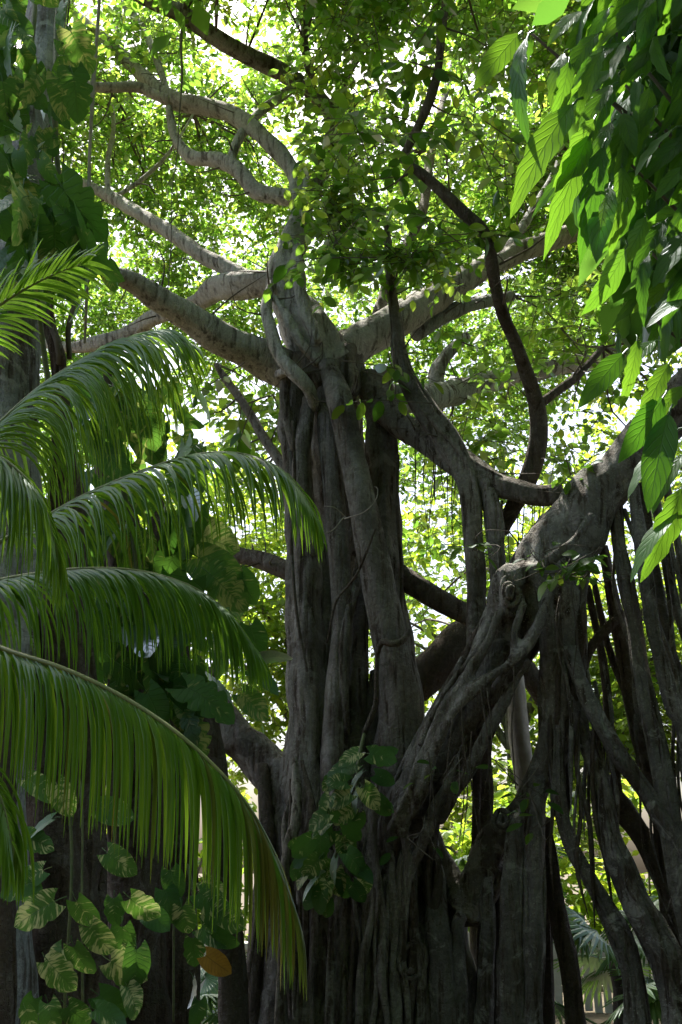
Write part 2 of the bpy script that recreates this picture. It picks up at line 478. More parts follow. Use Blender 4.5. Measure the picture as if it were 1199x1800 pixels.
def plain(name, a, b, scale=6., rough=.8, bump=.4):
    m, nt, N, L = new_mat(name)
    geo = nd(nt, 'ShaderNodeNewGeometry')
    n1 = nd(nt, 'ShaderNodeTexNoise', i_Scale=scale, i_Detail=7.0, i_Roughness=.65); L.new(geo.outputs['Position'], n1.inputs['Vector'])
    bs = nd(nt, 'ShaderNodeBsdfPrincipled', i_Roughness=rough)
    L.new(ramp(nt, n1.outputs['Fac'], [(.3, a), (.7, b)]), bs.inputs['Base Color'])
    bp = nd(nt, 'ShaderNodeBump', i_Strength=bump, i_Distance=.03); L.new(n1.outputs['Fac'], bp.inputs['Height']); L.new(bp.outputs[0], bs.inputs['Normal'])
    o = nd(nt, 'ShaderNodeOutputMaterial'); L.new(bs.outputs[0], o.inputs[0])
    return m

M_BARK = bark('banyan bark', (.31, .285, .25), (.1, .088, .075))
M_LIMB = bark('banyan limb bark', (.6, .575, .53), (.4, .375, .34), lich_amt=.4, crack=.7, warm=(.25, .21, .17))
M_BARK2 = bark('leaning banyan bark', (.29, .275, .25), (.09, .082, .072), lich_amt=.9)
M_BARKL = bark('left tree bark', (.48, .5, .51), (.27, .28, .28), lichen=(.62, .64, .62), lich_amt=.8, crack=.7)
M_DARK = bark('dark root bark', (.15, .125, .1), (.07, .057, .047), lich_amt=.25)
M_TWIG = plain('twig bark', (.07, .055, .04), (.16, .135, .105), 9.)
M_ROPE = plain('pale root bark', (.24, .21, .17), (.4, .36, .3), 14.)
M_STEM = plain('green vine stem', (.07, .1, .03), (.14, .16, .06), 20., .6)
M_FICUS = leaf_mat('banyan leaf', [(0, (.035, .075, .016)), (.6, (.055, .11, .022)), (1, (.1, .15, .03))],
                   [(0, (.17, .4, .035)), (.5, (.32, .57, .06)), (.85, (.54, .72, .09)), (1, (.72, .74, .1))], tw=.62)
M_FICUSN = leaf_mat('near banyan leaf', [(0, (.03, .07, .016)), (1, (.06, .12, .025))],
                    [(0, (.1, .26, .02)), (.7, (.2, .42, .03)), (1, (.4, .52, .05))], tw=.45, rand_obj=True)
M_BG = leaf_mat('background leaf', [(0, (.05, .1, .018)), (1, (.12, .17, .03))],
                [(0, (.24, .46, .03)), (.6, (.46, .64, .05)), (1, (.68, .72, .08))], tw=.58)
M_SHRUB = leaf_mat('shrub leaf', [(0, (.03, .075, .02)), (1, (.07, .14, .035))],
                   [(0, (.1, .28, .03)), (.7, (.22, .46, .05)), (1, (.42, .58, .08))], tw=.45)

# ------------------------------------------------------------------ ground
g = 400.
gm = mesh_np('ground', [(-g, -g, 0), (g, -g, 0), (g, g, 0), (-g, g, 0)], [(0, 1, 2, 3)], smooth=False)
M_SOIL = plain('leaf litter soil', (.045, .035, .022), (.12, .095, .055), 3., .95, .8)
obj('ground', gm, M_SOIL, kind='structure')

# ================================================================== central banyan
TB = at(610, gpy(9.0, 0), 9.0)
banyan = thing('banyan_tree', 'tall central banyan of many fused grey stems carrying the spreading sunlit crown', 'tree', TB)

def S(path, Y=9.0, seg=18, step=.06, **kw):
    p_, r_ = P(path, Y); return sweep(p_, r_, seg, step, **kw)

core = [
    S([(600, 640, 9.2, 46), (590, 700, 9.45, 52), (592, 780, 9.6, 56), (600, 900, 9.65, 54), (612, 980, 9.68, 44), (635, 1030, 9.7, 18)]),
    S([(515, 680, 9.0, 24), (518, 760, 9.0, 26), (525, 880, 9.0, 30), (533, 1000, 9.0, 31), (538, 1130, 9.0, 32), (542, 1280, 9.0, 38), (538, 1420, 9.0, 50), (545, 1600, 9.0, 62), (535, None, 9.0, 90)]),
    S([(655, 660, 9.2, 30), (668, 740, 9.2, 26), (671, 850, 9.2, 27), (682, 950, 9.15, 25), (692, 1050, 9.1, 23), (706, 1150, 9.1, 25), (716, 1250, 9.1, 27), (705, 1350, 9.1, 45), (690, 1480, 9.1, 70), (690, None, 9.1, 110)]),
    S([(548, 640, 9.0, 42), (580, 640, 9.05, 46), (620, 610, 9.2, 34)]),
    S([(500, 655, 9.0, 30), (530, 650, 9.0, 40), (565, 650, 9.0, 48), (610, 680, 9.1, 46)]),
    S([(625, 1300, 9.25, 55), (630, 1400, 9.2, 85), (640, 1520, 9.15, 110), (650, 1650, 9.1, 122), (655, None, 9.1, 150)]),
    S([(350, 1190, 9.3, 26), (398, 1272, 9.25, 31), (440, 1318, 9.2, 34), (485, 1362, 9.15, 37), (540, 1420, 9.1, 45)]),
    S([(480, 1365, 9.1, 22), (500, 1480, 8.95, 30), (500, 1620, 8.9, 34), (480, None, 8.85, 60)]),
    S([(715, 1400, 9.0, 14), (735, 1500, 9.0, 36), (765, 1620, 8.95, 52), (775, None, 8.9, 75)]),
    S([(725, 1390, 8.95, 10), (755, 1480, 8.9, 24), (785, 1560, 8.85, 36), (830, 1590, 8.75, 34), (870, 1520, 8.65, 28)]),
]
for x0, y0, x1, r in ((575, 1500, 560, 20), (610, 1480, 600, 24), (648, 1500, 640, 20), (672, 1540, 688, 24), (708, 1560, 722, 20), (745, 1600, 750, 18), (592, 1600, 585, 14)):
    core.append(S([(x0, y0, 8.75, r * .6), ((x0 * 2 + x1) / 3, y0 + 120, 8.55, r), (x1, None, 8.45, r * 1.5)], rough=.1))
for x0, y0, x1, r in ((520, 1330, 500, 9), (560, 1380, 545, 8), (600, 1420, 615, 9), (655, 1400, 640, 10), (690, 1440, 670, 9), (530, 1500, 520, 8), (625, 1560, 620, 9), (700, 1600, 705, 8), (660, 1620, 668, 7), (555, 1560, 570, 7), (735, 1500, 730, 9)):
    core.append(S([(x0, y0, 8.72, r * .6), (x0 + (x1 - x0) * .3 + rnd.uniform(-8, 8), y0 + 110, 8.5, r), (x0 + (x1 - x0) * .6 + rnd.uniform(-8, 8), y0 + 220, 8.42, r), (x1, None, 8.3, r * 1.6)], rough=.1, seg=10, wob=.02))
fuse('trunk', core, .017, M_BARK, banyan, smooth=3, relief=.014)
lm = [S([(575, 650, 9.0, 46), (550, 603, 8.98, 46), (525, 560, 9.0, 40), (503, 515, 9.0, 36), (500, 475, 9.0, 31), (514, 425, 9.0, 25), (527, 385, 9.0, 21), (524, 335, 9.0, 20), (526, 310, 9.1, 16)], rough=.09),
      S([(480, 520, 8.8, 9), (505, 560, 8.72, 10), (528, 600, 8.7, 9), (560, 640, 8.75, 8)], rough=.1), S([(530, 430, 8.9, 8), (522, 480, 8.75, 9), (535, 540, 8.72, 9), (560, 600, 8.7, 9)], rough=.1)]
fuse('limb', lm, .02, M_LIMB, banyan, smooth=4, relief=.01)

# separate stems on the front of the trunk
tube('stem', [(575, 640, 8.75, 16), (598, 705, 8.62, 23), (614, 780, 8.6, 23), (632, 860, 8.6, 23), (650, 950, 8.62, 27), (668, 1040, 8.65, 29), (688, 1140, 8.68, 31), (704, 1240, 8.72, 38), (700, 1340, 8.8, 46), (690, 1450, 8.9, 50)], M_BARK, banyan, seg=24, step=.05, flute=.03, rough=.03)
tube('stem', [(570, 660, 8.95, 14), (575, 720, 8.85, 18), (580, 800, 8.82, 18), (590, 900, 8.8, 19), (598, 1000, 8.8, 19), (602, 1100, 8.8, 19), (592, 1220, 8.8, 21), (588, 1350, 8.82, 24), (585, 1480, 8.85, 30)], M_BARK, banyan, seg=20, step=.05, flute=.03, rough=.03)
tube('stem', [(560, 960, 9.1, 16), (568, 1060, 9.1, 20), (572, 1180, 9.1, 22), (575, 1320, 9.1, 26)], M_BARK, banyan, seg=16)
tube('stem', [(640, 985, 9.2, 16), (632, 1060, 9.1, 20), (625, 1150, 9.05, 22), (625, 1260, 9.0, 24), (630, 1400, 8.95, 34)], M_BARK, banyan, seg=18, flute=.03, rough=.04)
tube('stem', [(630, 1005, 8.85, 8), (618, 1060, 8.75, 9), (606, 1120, 8.72, 9), (604, 1200, 8.72, 8), (612, 1290, 8.75, 6)], M_BARK, banyan, seg=10)
tube('stem', [(660, 1180, 9.0, 10), (655, 1250, 8.95, 12), (660, 1330, 8.9, 14)], M_BARK, banyan, seg=10)
tube('stem', [(545, 700, 8.85, 13), (535, 760, 8.8, 14), (528, 830, 8.8, 15), (540, 900, 8.85, 13), (548, 980, 8.9, 10)], M_BARK, banyan, seg=12)
tube('stem', [(505, 650, 8.72, 9), (500, 700, 8.75, 9), (508, 745, 8.8, 9), (520, 790, 8.85, 9)], M_BARK, banyan, seg=12)

# branches (photo path, depth, radius in photo pixels)
BR = []
def branch(path, Y=None, seg=14, mat=None, hugs=0, **kw):
    p_, r_ = P(path, Y); BR.append(p_)
    kw.setdefault('rough', .07)
    parts = [sweep(p_, r_, seg, .06, **kw)] + hug(p_, r_, hugs)
    return wood('branch', parts, mat or M_BARK, banyan)

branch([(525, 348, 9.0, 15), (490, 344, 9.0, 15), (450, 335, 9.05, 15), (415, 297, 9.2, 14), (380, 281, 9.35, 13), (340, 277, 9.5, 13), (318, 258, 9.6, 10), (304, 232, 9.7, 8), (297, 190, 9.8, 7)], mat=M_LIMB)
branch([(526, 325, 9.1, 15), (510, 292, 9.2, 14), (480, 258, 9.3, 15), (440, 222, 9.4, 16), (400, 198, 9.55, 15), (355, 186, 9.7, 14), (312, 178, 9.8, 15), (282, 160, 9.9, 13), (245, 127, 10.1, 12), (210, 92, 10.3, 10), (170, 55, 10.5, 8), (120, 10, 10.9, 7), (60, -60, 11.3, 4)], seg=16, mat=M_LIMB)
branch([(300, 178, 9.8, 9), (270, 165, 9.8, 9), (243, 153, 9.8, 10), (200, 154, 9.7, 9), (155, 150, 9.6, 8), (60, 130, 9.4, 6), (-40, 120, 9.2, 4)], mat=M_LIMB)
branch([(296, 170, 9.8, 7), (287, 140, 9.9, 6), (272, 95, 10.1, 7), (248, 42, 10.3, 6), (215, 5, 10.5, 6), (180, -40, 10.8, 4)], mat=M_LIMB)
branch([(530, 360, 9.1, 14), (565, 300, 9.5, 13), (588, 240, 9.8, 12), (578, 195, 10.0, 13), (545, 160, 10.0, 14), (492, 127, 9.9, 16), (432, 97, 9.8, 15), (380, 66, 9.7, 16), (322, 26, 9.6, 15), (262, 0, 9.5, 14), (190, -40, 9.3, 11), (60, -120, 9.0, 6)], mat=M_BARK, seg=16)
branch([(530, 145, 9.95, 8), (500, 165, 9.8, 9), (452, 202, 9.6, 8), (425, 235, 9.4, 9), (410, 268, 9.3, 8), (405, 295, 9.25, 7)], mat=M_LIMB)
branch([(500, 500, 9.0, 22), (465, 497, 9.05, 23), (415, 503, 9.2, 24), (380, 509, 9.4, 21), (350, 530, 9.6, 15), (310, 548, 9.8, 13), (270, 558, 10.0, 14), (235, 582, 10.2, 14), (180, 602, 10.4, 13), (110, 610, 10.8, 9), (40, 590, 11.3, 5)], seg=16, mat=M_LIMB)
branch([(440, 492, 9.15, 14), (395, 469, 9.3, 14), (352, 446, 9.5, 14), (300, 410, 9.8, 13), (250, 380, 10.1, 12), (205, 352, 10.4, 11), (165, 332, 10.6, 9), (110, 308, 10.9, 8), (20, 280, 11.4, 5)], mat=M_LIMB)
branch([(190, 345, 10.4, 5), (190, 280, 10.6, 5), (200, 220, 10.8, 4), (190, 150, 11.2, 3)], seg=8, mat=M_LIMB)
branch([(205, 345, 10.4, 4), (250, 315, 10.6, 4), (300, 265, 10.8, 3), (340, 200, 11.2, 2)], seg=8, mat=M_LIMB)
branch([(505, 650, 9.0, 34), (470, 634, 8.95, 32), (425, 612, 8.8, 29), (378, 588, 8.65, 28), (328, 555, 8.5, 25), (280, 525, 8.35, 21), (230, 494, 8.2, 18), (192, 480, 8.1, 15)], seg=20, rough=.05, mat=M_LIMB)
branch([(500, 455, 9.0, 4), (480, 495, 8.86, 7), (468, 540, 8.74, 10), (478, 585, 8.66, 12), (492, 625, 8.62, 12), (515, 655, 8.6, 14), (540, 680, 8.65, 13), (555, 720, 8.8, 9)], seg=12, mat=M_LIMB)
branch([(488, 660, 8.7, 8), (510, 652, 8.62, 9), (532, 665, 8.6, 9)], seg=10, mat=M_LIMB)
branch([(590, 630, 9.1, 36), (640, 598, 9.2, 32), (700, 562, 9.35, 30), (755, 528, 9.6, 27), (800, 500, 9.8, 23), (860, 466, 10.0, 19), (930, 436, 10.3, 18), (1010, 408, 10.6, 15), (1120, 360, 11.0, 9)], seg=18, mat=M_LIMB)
branch([(730, 590, 9.6, 12), (780, 555, 9.8, 14), (830, 535, 10.0, 12), (900, 520, 10.3, 9)], mat=M_BARKL)
branch([(680, 395, 8.7, 5), (684, 450, 8.7, 7), (690, 520, 8.7, 9), (700, 590, 8.7, 11), (706, 645, 8.7, 14), (742, 716, 8.65, 19), (784, 775, 8.6, 21), (815, 825, 8.55, 20), (828, 880, 8.5, 17), (833, 960, 8.45, 16), (837, 1040, 8.45, 16), (834, 1140, 8.4, 16)], seg=16, hugs=5)
branch([(668, 715, 9.1, 24), (705, 748, 9.0, 23), (745, 772, 8.85, 24), (785, 795, 8.7, 26), (830, 830, 8.6, 25), (880, 855, 8.5, 21), (930, 868, 8.4, 20), (985, 872, 8.3, 20)], seg=18, hugs=3)
branch([(690, 700, 9.3, 26), (740, 700, 9.8, 26), (800, 690, 10.6, 24), (900, 660, 11.5, 18), (1010, 640, 12.3, 14), (1150, 610, 13.3, 8)], mat=M_BARKL)
branch([(770, 690, 10.3, 12), (768, 655, 10.4, 13), (785, 625, 10.5, 11), (820, 590, 10.8, 8)], mat=M_BARKL)
branch([(880, 935, 8.75, 12), (903, 893, 8.7, 14), (925, 848, 8.65, 16), (944, 795, 8.6, 16), (947, 735, 8.55, 15), (932, 672, 8.4, 13), (907, 605, 8.2, 11), (882, 545, 8.0, 10), (866, 478, 7.85, 9), (858, 425, 7.75, 9), (832, 390, 7.7, 11), (790, 350, 7.7, 11), (750, 312, 7.7, 10), (708, 280, 7.7, 7)], mat=M_DARK, hugs=1)
branch([(706, 282, 7.7, 5), (718, 258, 7.72, 7), (748, 195, 7.75, 8), (768, 135, 7.8, 8), (776, 62, 7.85, 8), (786, -10, 7.95, 8), (800, -90, 8.0, 7)], mat=M_DARK)
branch([(945, 712, 8.55, 9), (975, 690, 8.6, 8), (1015, 660, 8.7, 7), (1060, 610, 8.9, 5)], mat=M_DARK, seg=10)
branch([(700, 1010, 9.1, 20), (745, 1038, 9.1, 19), (790, 1066, 9.15, 18), (835, 1092, 9.2, 17), (900, 1150, 9.3, 20), (960, 1230, 9.4, 18), (1010, 1320, 9.5, 16)], mat=M_DARK, seg=16)
branch([(725, 1205, 9.6, 34), (775, 1160, 9.6, 33), (835, 1112, 9.7, 34), (920, 1060, 9.9, 30)], mat=M_DARK, seg=18)
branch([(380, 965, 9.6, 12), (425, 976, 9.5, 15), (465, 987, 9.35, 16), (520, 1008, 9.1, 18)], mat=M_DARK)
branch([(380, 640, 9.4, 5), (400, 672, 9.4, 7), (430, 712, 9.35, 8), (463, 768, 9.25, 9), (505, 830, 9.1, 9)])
branch([(590, 235, 9.9, 8), (600, 160, 10.3, 8), (640, 80, 10.8, 7), (690, 10, 11.4, 6), (730, -60, 12.0, 4)])
branch([(545, 130, 10.0, 8), (535, 70, 10.3, 7), (545, 10, 10.6, 7), (560, -60, 11.0, 4)], mat=M_DARK)
branch([(868, 470, 10.0, 8), (930, 380, 10.6, 8), (985, 280, 11.2, 7), (1010, 160, 12.0, 6), (1040, 40, 12.6, 5)], mat=M_BARKL)
branch([(650, 600, 9.3, 12), (690, 480, 9.9, 9), (740, 380, 10.6, 8), (760, 260, 11.4, 7), (800, 100, 12.4, 5)])
tube('stem', [(460, 1345, 9.0, 12), (468, 1420, 8.9, 13), (470, 1500, 8.85, 14), (455, 1620, 8.8, 15), (430, None, 8.8, 22)], M_DARK, banyan, seg=12, hugs=2)

# vine-like roots wound about the trunk, curled dead twig on its front
tube('aerial_root', [(720, 1110, 8.4, 5), (706, 1128, 8.3, 6), (688, 1132, 8.28, 6), (672, 1128, 8.32, 6), (664, 1150, 8.4, 4), (662, 1200, 8.45, 5), (660, 1240, 8.5, 6), (640, 1290, 8.55, 5)], M_DARK, banyan, seg=8, step=.04)
tube('aerial_root', [(575, 1130, 8.62, 2), (590, 1060, 8.58, 2.5), (612, 1030, 8.5, 2.5), (632, 1000, 8.35, 2.5), (660, 930, 8.3, 2)], M_DARK, banyan, seg=6, step=.04)
tube('aerial_root', [(700, 800, 8.9, 3), (698, 900, 8.85, 3), (706, 1000, 8.82, 3.5), (704, 1080, 8.8, 3)], M_DARK, banyan, seg=6)
tube('aerial_root', [(515, 740, 8.66, 3), (518, 850, 8.64, 3), (512, 950, 8.62, 3.5), (522, 1080, 8.6, 3), (540, 1180, 8.6, 3)], M_DARK, banyan, seg=6)
tube('dead_twig', [(540, 962, 8.35, .8), (560, 942, 8.32, 1.1), (585, 932, 8.3, 1.3), (602, 912, 8.3, 1.4), (606, 908, 8.4, 1.2), (588, 892, 8.3, 1.0), (570, 890, 8.3, .7)], M_ROPE, banyan, seg=6, step=.02)
tube('dead_twig', [(606, 912, 8.5, 1.2), (640, 900, 8.3, 1.1), (660, 880, 8.25, 1.0), (664, 860, 8.25, .8), (658, 855, 8.25, .5)], M_ROPE, banyan, seg=6, step=.02)
tube('hanging_root', [(322, 35, 9.6, 2.6), (318, 120, 9.5, 2.2), (313, 230, 9.4, 1.1), (306, 340, 9.3, .9), (298, 450, 9.2, .9), (292, 560, 9.1, .7)], M_TWIG, banyan, seg=6, wob=.02)
for k in range(24):                                                    # fine roots trailing from the arch and the limbs
    px = rnd.uniform(715, 815) if k < 12 else rnd.uniform(845, 985)
    y0 = 760 + (px - 715) * .55 if k < 12 else 880
    ln = rnd.uniform(50, 220)
    Y = rnd.uniform(8.6, 8.9)
    tube('hanging_root', [(px, y0, Y, 1.1), (px + rnd.uniform(-6, 6), y0 + ln * .4, Y, .9), (px + rnd.uniform(-12, 12), y0 + ln, Y, .5)], M_DARK, banyan, seg=5, step=.12, wob=.02)

# ================================================================== leaning banyan on the right
LB = at(985, gpy(8.4, 0), 8.4)
lean = thing('banyan_tree', 'leaning banyan trunk at right propped on a curtain of hanging roots', 'tree', LB)
def Lp(path, Y=8.3, seg=18, step=.06, **kw):
    p_, r_ = P(path, Y); return sweep(p_, r_, seg, step, **kw)
lc = [
    Lp([(660, 1540, 8.75, 30), (695, 1470, 8.6, 40), (735, 1395, 8.5, 48), (790, 1295, 8.4, 50), (850, 1195, 8.3, 50), (900, 1105, 8.25, 54), (950, 1015, 8.2, 58), (1005, 935, 8.15, 58), (1050, 870, 8.1, 48), (1092, 820, 8.05, 38), (1140, 755, 8.0, 33), (1200, 690, 7.9, 31), (1290, 600, 7.7, 26)], seg=22, rough=.06),
    Lp([(1110, 810, 8.2, 22), (1150, 790, 8.35, 22), (1205, 725, 8.5, 22), (1290, 650, 8.7, 18)]),
    Lp([(975, 985, 8.05, 34), (988, 1060, 8.05, 32), (990, 1130, 8.1, 30), (985, 1200, 8.15, 33), (980, 1270, 8.2, 30), (966, 1335, 8.3, 29), (942, 1392, 8.4, 28), (915, 1432, 8.5, 28), (878, 1472, 8.6, 30), (845, 1545, 8.7, 34), (815, 1600, 8.75, 40)], rough=.1),
    Lp([(1020, 960, 8.05, 26), (1010, 1050, 8.05, 19), (1008, 1140, 8.1, 16), (1010, 1200, 8.15, 14)]),
    Lp([(940, 1000, 8.0, 22), (960, 1060, 7.95, 16), (965, 1140, 8.0, 14), (962, 1220, 8.1, 12)]),
    Lp([(930, 1000, 8.0, 20), (895, 1020, 7.95, 26), (880, 1055, 7.98, 22), (880, 1110, 8.1, 18)]),
]
for path in (
    [(905, 1015, 7.95, 8), (878, 1075, 7.88, 9), (858, 1130, 7.9, 10), (818, 1195, 7.95, 11), (775, 1258, 8.0, 11), (748, 1320, 8.1, 11), (715, 1400, 8.2, 12), (690, 1460, 8.3, 10)],
    [(975, 1020, 7.9, 8), (948, 1095, 7.82, 10), (925, 1135, 7.82, 12), (885, 1175, 7.86, 12), (838, 1208, 7.9, 12), (795, 1255, 7.95, 11), (768, 1310, 8.05, 12), (740, 1390, 8.15, 13), (705, 1470, 8.3, 12)],
    [(870, 1060, 8.0, 7), (846, 1130, 8.0, 8), (802, 1190, 8.05, 8), (765, 1245, 8.1, 8), (740, 1310, 8.2, 8)],
    [(920, 1060, 7.85, 7), (905, 1110, 7.85, 8), (898, 1160, 7.9, 9), (870, 1210, 8.0, 8)],
    [(930, 1160, 7.95, 8), (890, 1230, 8.0, 10), (850, 1300, 8.05, 10), (815, 1370, 8.15, 11), (770, 1440, 8.3, 12)],
    [(820, 1290, 8.0, 8), (790, 1370, 8.1, 9), (762, 1430, 8.2, 10), (720, 1540, 8.4, 12), (700, 1640, 8.5, 10)],
    [(1040, 905, 7.8, 8), (1000, 960, 7.72, 8), (960, 990, 7.75, 7)],
): lc.append(Lp(path, seg=12, rough=.08))
fuse('trunk', lc, .018, M_BARK2, lean, smooth=3)
cp_, cr_ = P([(705, 1450, 8.55, 42), (735, 1395, 8.5, 48), (790, 1295, 8.4, 50), (850, 1195, 8.3, 50), (900, 1105, 8.25, 54), (950, 1015, 8.2, 58), (1005, 935, 8.15, 58), (1050, 870, 8.1, 48)])
for k in range(16):
    h_ = hug(cp_, cr_, 1, .1, .2)
    if h_: wood('aerial_root', h_, M_BARK2 if k % 3 else M_DARK, lean)
cp_, cr_ = P([(985, 1000, 8.05, 38), (988, 1060, 8.05, 36), (990, 1130, 8.1, 34), (985, 1200, 8.15, 35), (980, 1270, 8.2, 31), (966, 1335, 8.3, 30)])
for k in range(9):
    h_ = hug(cp_, cr_, 1, .16, .3)
    if h_: wood('aerial_root', h_, M_BARK2 if k % 3 else M_DARK, lean)
# ringed scar where a limb was lost
sc_p = []
c0 = at(897, 1040, 7.78)
for k in range(3):
    rr = .03 + .035 * k
    ang = np.linspace(0, 6.283, 15)
    wv = 1 + .14 * np.sin(ang * 2 + k * 1.7) + .1 * np.sin(ang * 3 + k)
    ring_pts = np.stack([c0[0] + rr * .75 * wv * np.cos(ang) + .012 * k, c0[1] + .05 * k + .03 * np.sin(ang + 2), c0[2] + rr * 1.35 * wv * np.sin(ang) - .01 * k], 1)
    sc_p.append(sweep(ring_pts, np.full(15, .016 + .004 * k), 8, .03, rough=.1))
wood('branch_scar', sc_p, M_BARK2, lean)
# a second ringed scar on the low elbow
sc_p = []; c0 = at(886, 1442, 8.25)
for k in range(2):
    rr = .03 + .035 * k; ang = np.linspace(0, 6.283, 13)
    sc_p.append(sweep(np.stack([c0[0] + rr * np.cos(ang) * (1 + .2 * np.sin(2 * ang)), c0[1] + .05 + .04 * k + .03 * np.sin(ang), c0[2] + rr * 1.2 * np.sin(ang)], 1), np.full(13, .018), 8, .03, rough=.1))
wood('branch_scar', sc_p, M_BARK2, lean)
# third, coiled root low on the central trunk
for k in range(24):                                                    # thin roots running down the base
    x = rnd.uniform(505, 770); y0 = rnd.uniform(1330, 1560); r0 = rnd.uniform(3, 8); Y0 = 8.62 - .22 * max(0, 1 - ((x - 640) / 130) ** 2); q = []
    for d_ in range(0, 640, 90):
        if y0 + d_ > 1900: break
        q.append((x + rnd.uniform(-9, 9), y0 + d_, Y0 - .00035 * d_ + rnd.uniform(-.03, .03), r0 * rnd.uniform(.7, 1.3))); x += rnd.uniform(-10, 10)
    q[0] = q[0][:2] + (q[0][2] + .15, r0 * .4)
    tube('aerial_root', q, rnd.choice((M_BARK, M_BARK, M_DARK)), banyan, seg=9, step=.05, rough=.1, flute=.1, wob=.01)
sc_p = []; c0 = at(722, 1690, 8.32)
for k in range(2):
    rr = .06 + .055 * k; ang = np.linspace(.3 - 1.4 * k, 5.0 + .3 * k, 13)
    wv = 1 + .18 * np.sin(ang * 2 + k)
    sc_p.append(sweep(np.stack([c0[0] + rr * .75 * wv * np.cos(ang) + .02 * k, c0[1] + .07 + .05 * np.sin(ang + k), c0[2] + rr * 1.1 * wv * np.sin(ang)], 1), .02 + .006 * np.sin(ang * 1.5), 8, .03, rough=.12))
wood('coiled_root', sc_p, M_BARK, banyan)

def root(path, Y=None, seg=12, hugs=2, mat=None, **kw):
    path = [tuple(q_[:3]) + (q_[3] * (.86 if q_[0] > 1010 and q_[3] > 8 else 1),) for q_ in path]     # the props to the right are slimmer
    kw.setdefault('rough', .09); kw.setdefault('flute', .1)
    return tube('aerial_root', path, mat or M_BARK2, lean, Y, seg=seg, hugs=hugs, **kw)
root([(1000, 1140, 8.0, 16), (1030, 1224, 7.95, 17), (1080, 1318, 7.9, 18), (1119, 1372, 7.9, 18), (1170, 1450, 7.85, 19), (1225, 1540, 7.8, 20), (1300, 1680, 7.7, 24), (1340, None, 7.6, 30)], hugs=1)
root([(1005, 1180, 8.1, 14), (1022, 1290, 8.1, 15), (1055, 1372, 8.05, 17), (1068, 1450, 8.0, 20), (1092, 1520, 7.95, 25), (1120, 1588, 7.9, 29), (1152, 1648, 7.85, 33), (1190, 1735, 7.8, 38), (1230, None, 7.7, 55)], seg=18, hugs=4)
root([(985, 1210, 8.1, 9), (983, 1320, 8.1, 10), (984, 1411, 8.1, 12), (1005, 1489, 8.1, 13), (1046, 1559, 8.05, 15), (1078, 1625, 8.0, 18), (1110, 1703, 7.95, 22), (1140, None, 7.9, 36)], seg=16, hugs=4)
root([(1035, 1290, 8.6, 16), (1061, 1372, 8.6, 19), (1102, 1432, 8.6, 21), (1142, 1490, 8.55, 21), (1172, 1548, 8.5, 22), (1215, 1640, 8.4, 26), (1270, None, 8.3, 40)], mat=M_DARK, seg=16, hugs=3)
root([(903, 1165, 9.0, 14), (908, 1230, 9.0, 17), (914, 1300, 9.0, 18), (925, 1375, 9.0, 18), (935, 1470, 9.0, 17), (930, None, 9.0, 22)], mat=M_ROPE, hugs=2)
root([(848, 1180, 8.9, 10), (851, 1290, 8.9, 11), (855, 1450, 8.9, 12), (850, None, 8.9, 16)], mat=M_DARK, hugs=1)
root([(836, 1150, 8.7, 10), (838, 1350, 8.7, 8), (836, 1480, 8.75, 8), (826, 1580, 8.8, 9)], mat=M_DARK, hugs=1)
root([(935, 1390, 8.45, 6), (912, 1440, 8.35, 12), (903, 1500, 8.28, 18), (899, 1605, 8.25, 20), (895, None, 8.2, 26)], seg=14, hugs=2, mat=M_BARK2)
root([(962, 1330, 8.3, 6), (948, 1400, 8.25, 13), (941, 1480, 8.22, 17), (940, 1605, 8.2, 18), (931, None, 8.15, 24)], seg=14, hugs=3)
root([(955, 1440, 8.6, 10), (968, 1530, 8.55, 14), (984, 1625, 8.5, 15), (1004, 1722, 8.45, 16), (1035, None, 8.4, 24)], mat=M_DARK, hugs=2)
root([(862, 1500, 8.7, 6), (856, 1560, 8.55, 11), (857, 1620, 8.5, 14), (855, 1690, 8.45, 14), (842, None, 8.4, 20)], hugs=1)
root([(830, 1560, 8.75, 6), (810, 1610, 8.6, 12), (803, 1665, 8.5, 14), (814, None, 8.4, 18)], hugs=1)
root([(765, 1480, 8.8, 6), (766, 1560, 8.62, 17), (768, 1625, 8.5, 21), (776, 1690, 8.45, 22), (800, None, 8.4, 26)], hugs=1)
root([(878, 1530, 8.8, 12), (880, 1650, 8.8, 14), (872, None, 8.8, 20)], mat=M_DARK)
root([(962, 1440, 8.8, 9), (958, 1600, 8.8, 11), (965, None, 8.8, 16)], mat=M_DARK)
# curtain under the right limb
root([(1080, 850, 8.1, 12), (1088, 950, 8.05, 13), (1100, 1025, 8.0, 16), (1114, 1100, 8.0, 14), (1125, 1180, 8.0, 17), (1148, 1285, 7.95, 20), (1170, 1400, 7.9, 22), (1190, 1520, 7.85, 24), (1230, 1680, 7.8, 28), (1260, None, 7.8, 40)], seg=16, hugs=4)
root([(1112, 830, 8.0, 11), (1126, 950, 7.95, 13), (1140, 1050, 7.9, 15), (1156, 1140, 7.9, 15), (1182, 1240, 7.9, 16), (1215, 1360, 7.9, 18), (1280, None, 7.8, 26)], hugs=3)
root([(1128, 850, 8.2, 9), (1150, 1000, 8.2, 11), (1178, 1140, 8.2, 11), (1210, 1280, 8.2, 12), (1290, None, 8.1, 20)], hugs=1)
root([(1145, 830, 8.3, 8), (1166, 960, 8.3, 9), (1192, 1080, 8.3, 9), (1230, 1230, 8.3, 10), (1300, None, 8.3, 16)], hugs=1)
root([(1160, 800, 8.1, 7), (1200, 1000, 8.1, 7), (1240, 1300, 8.1, 9), (1270, None, 8.1, 14)], hugs=1)
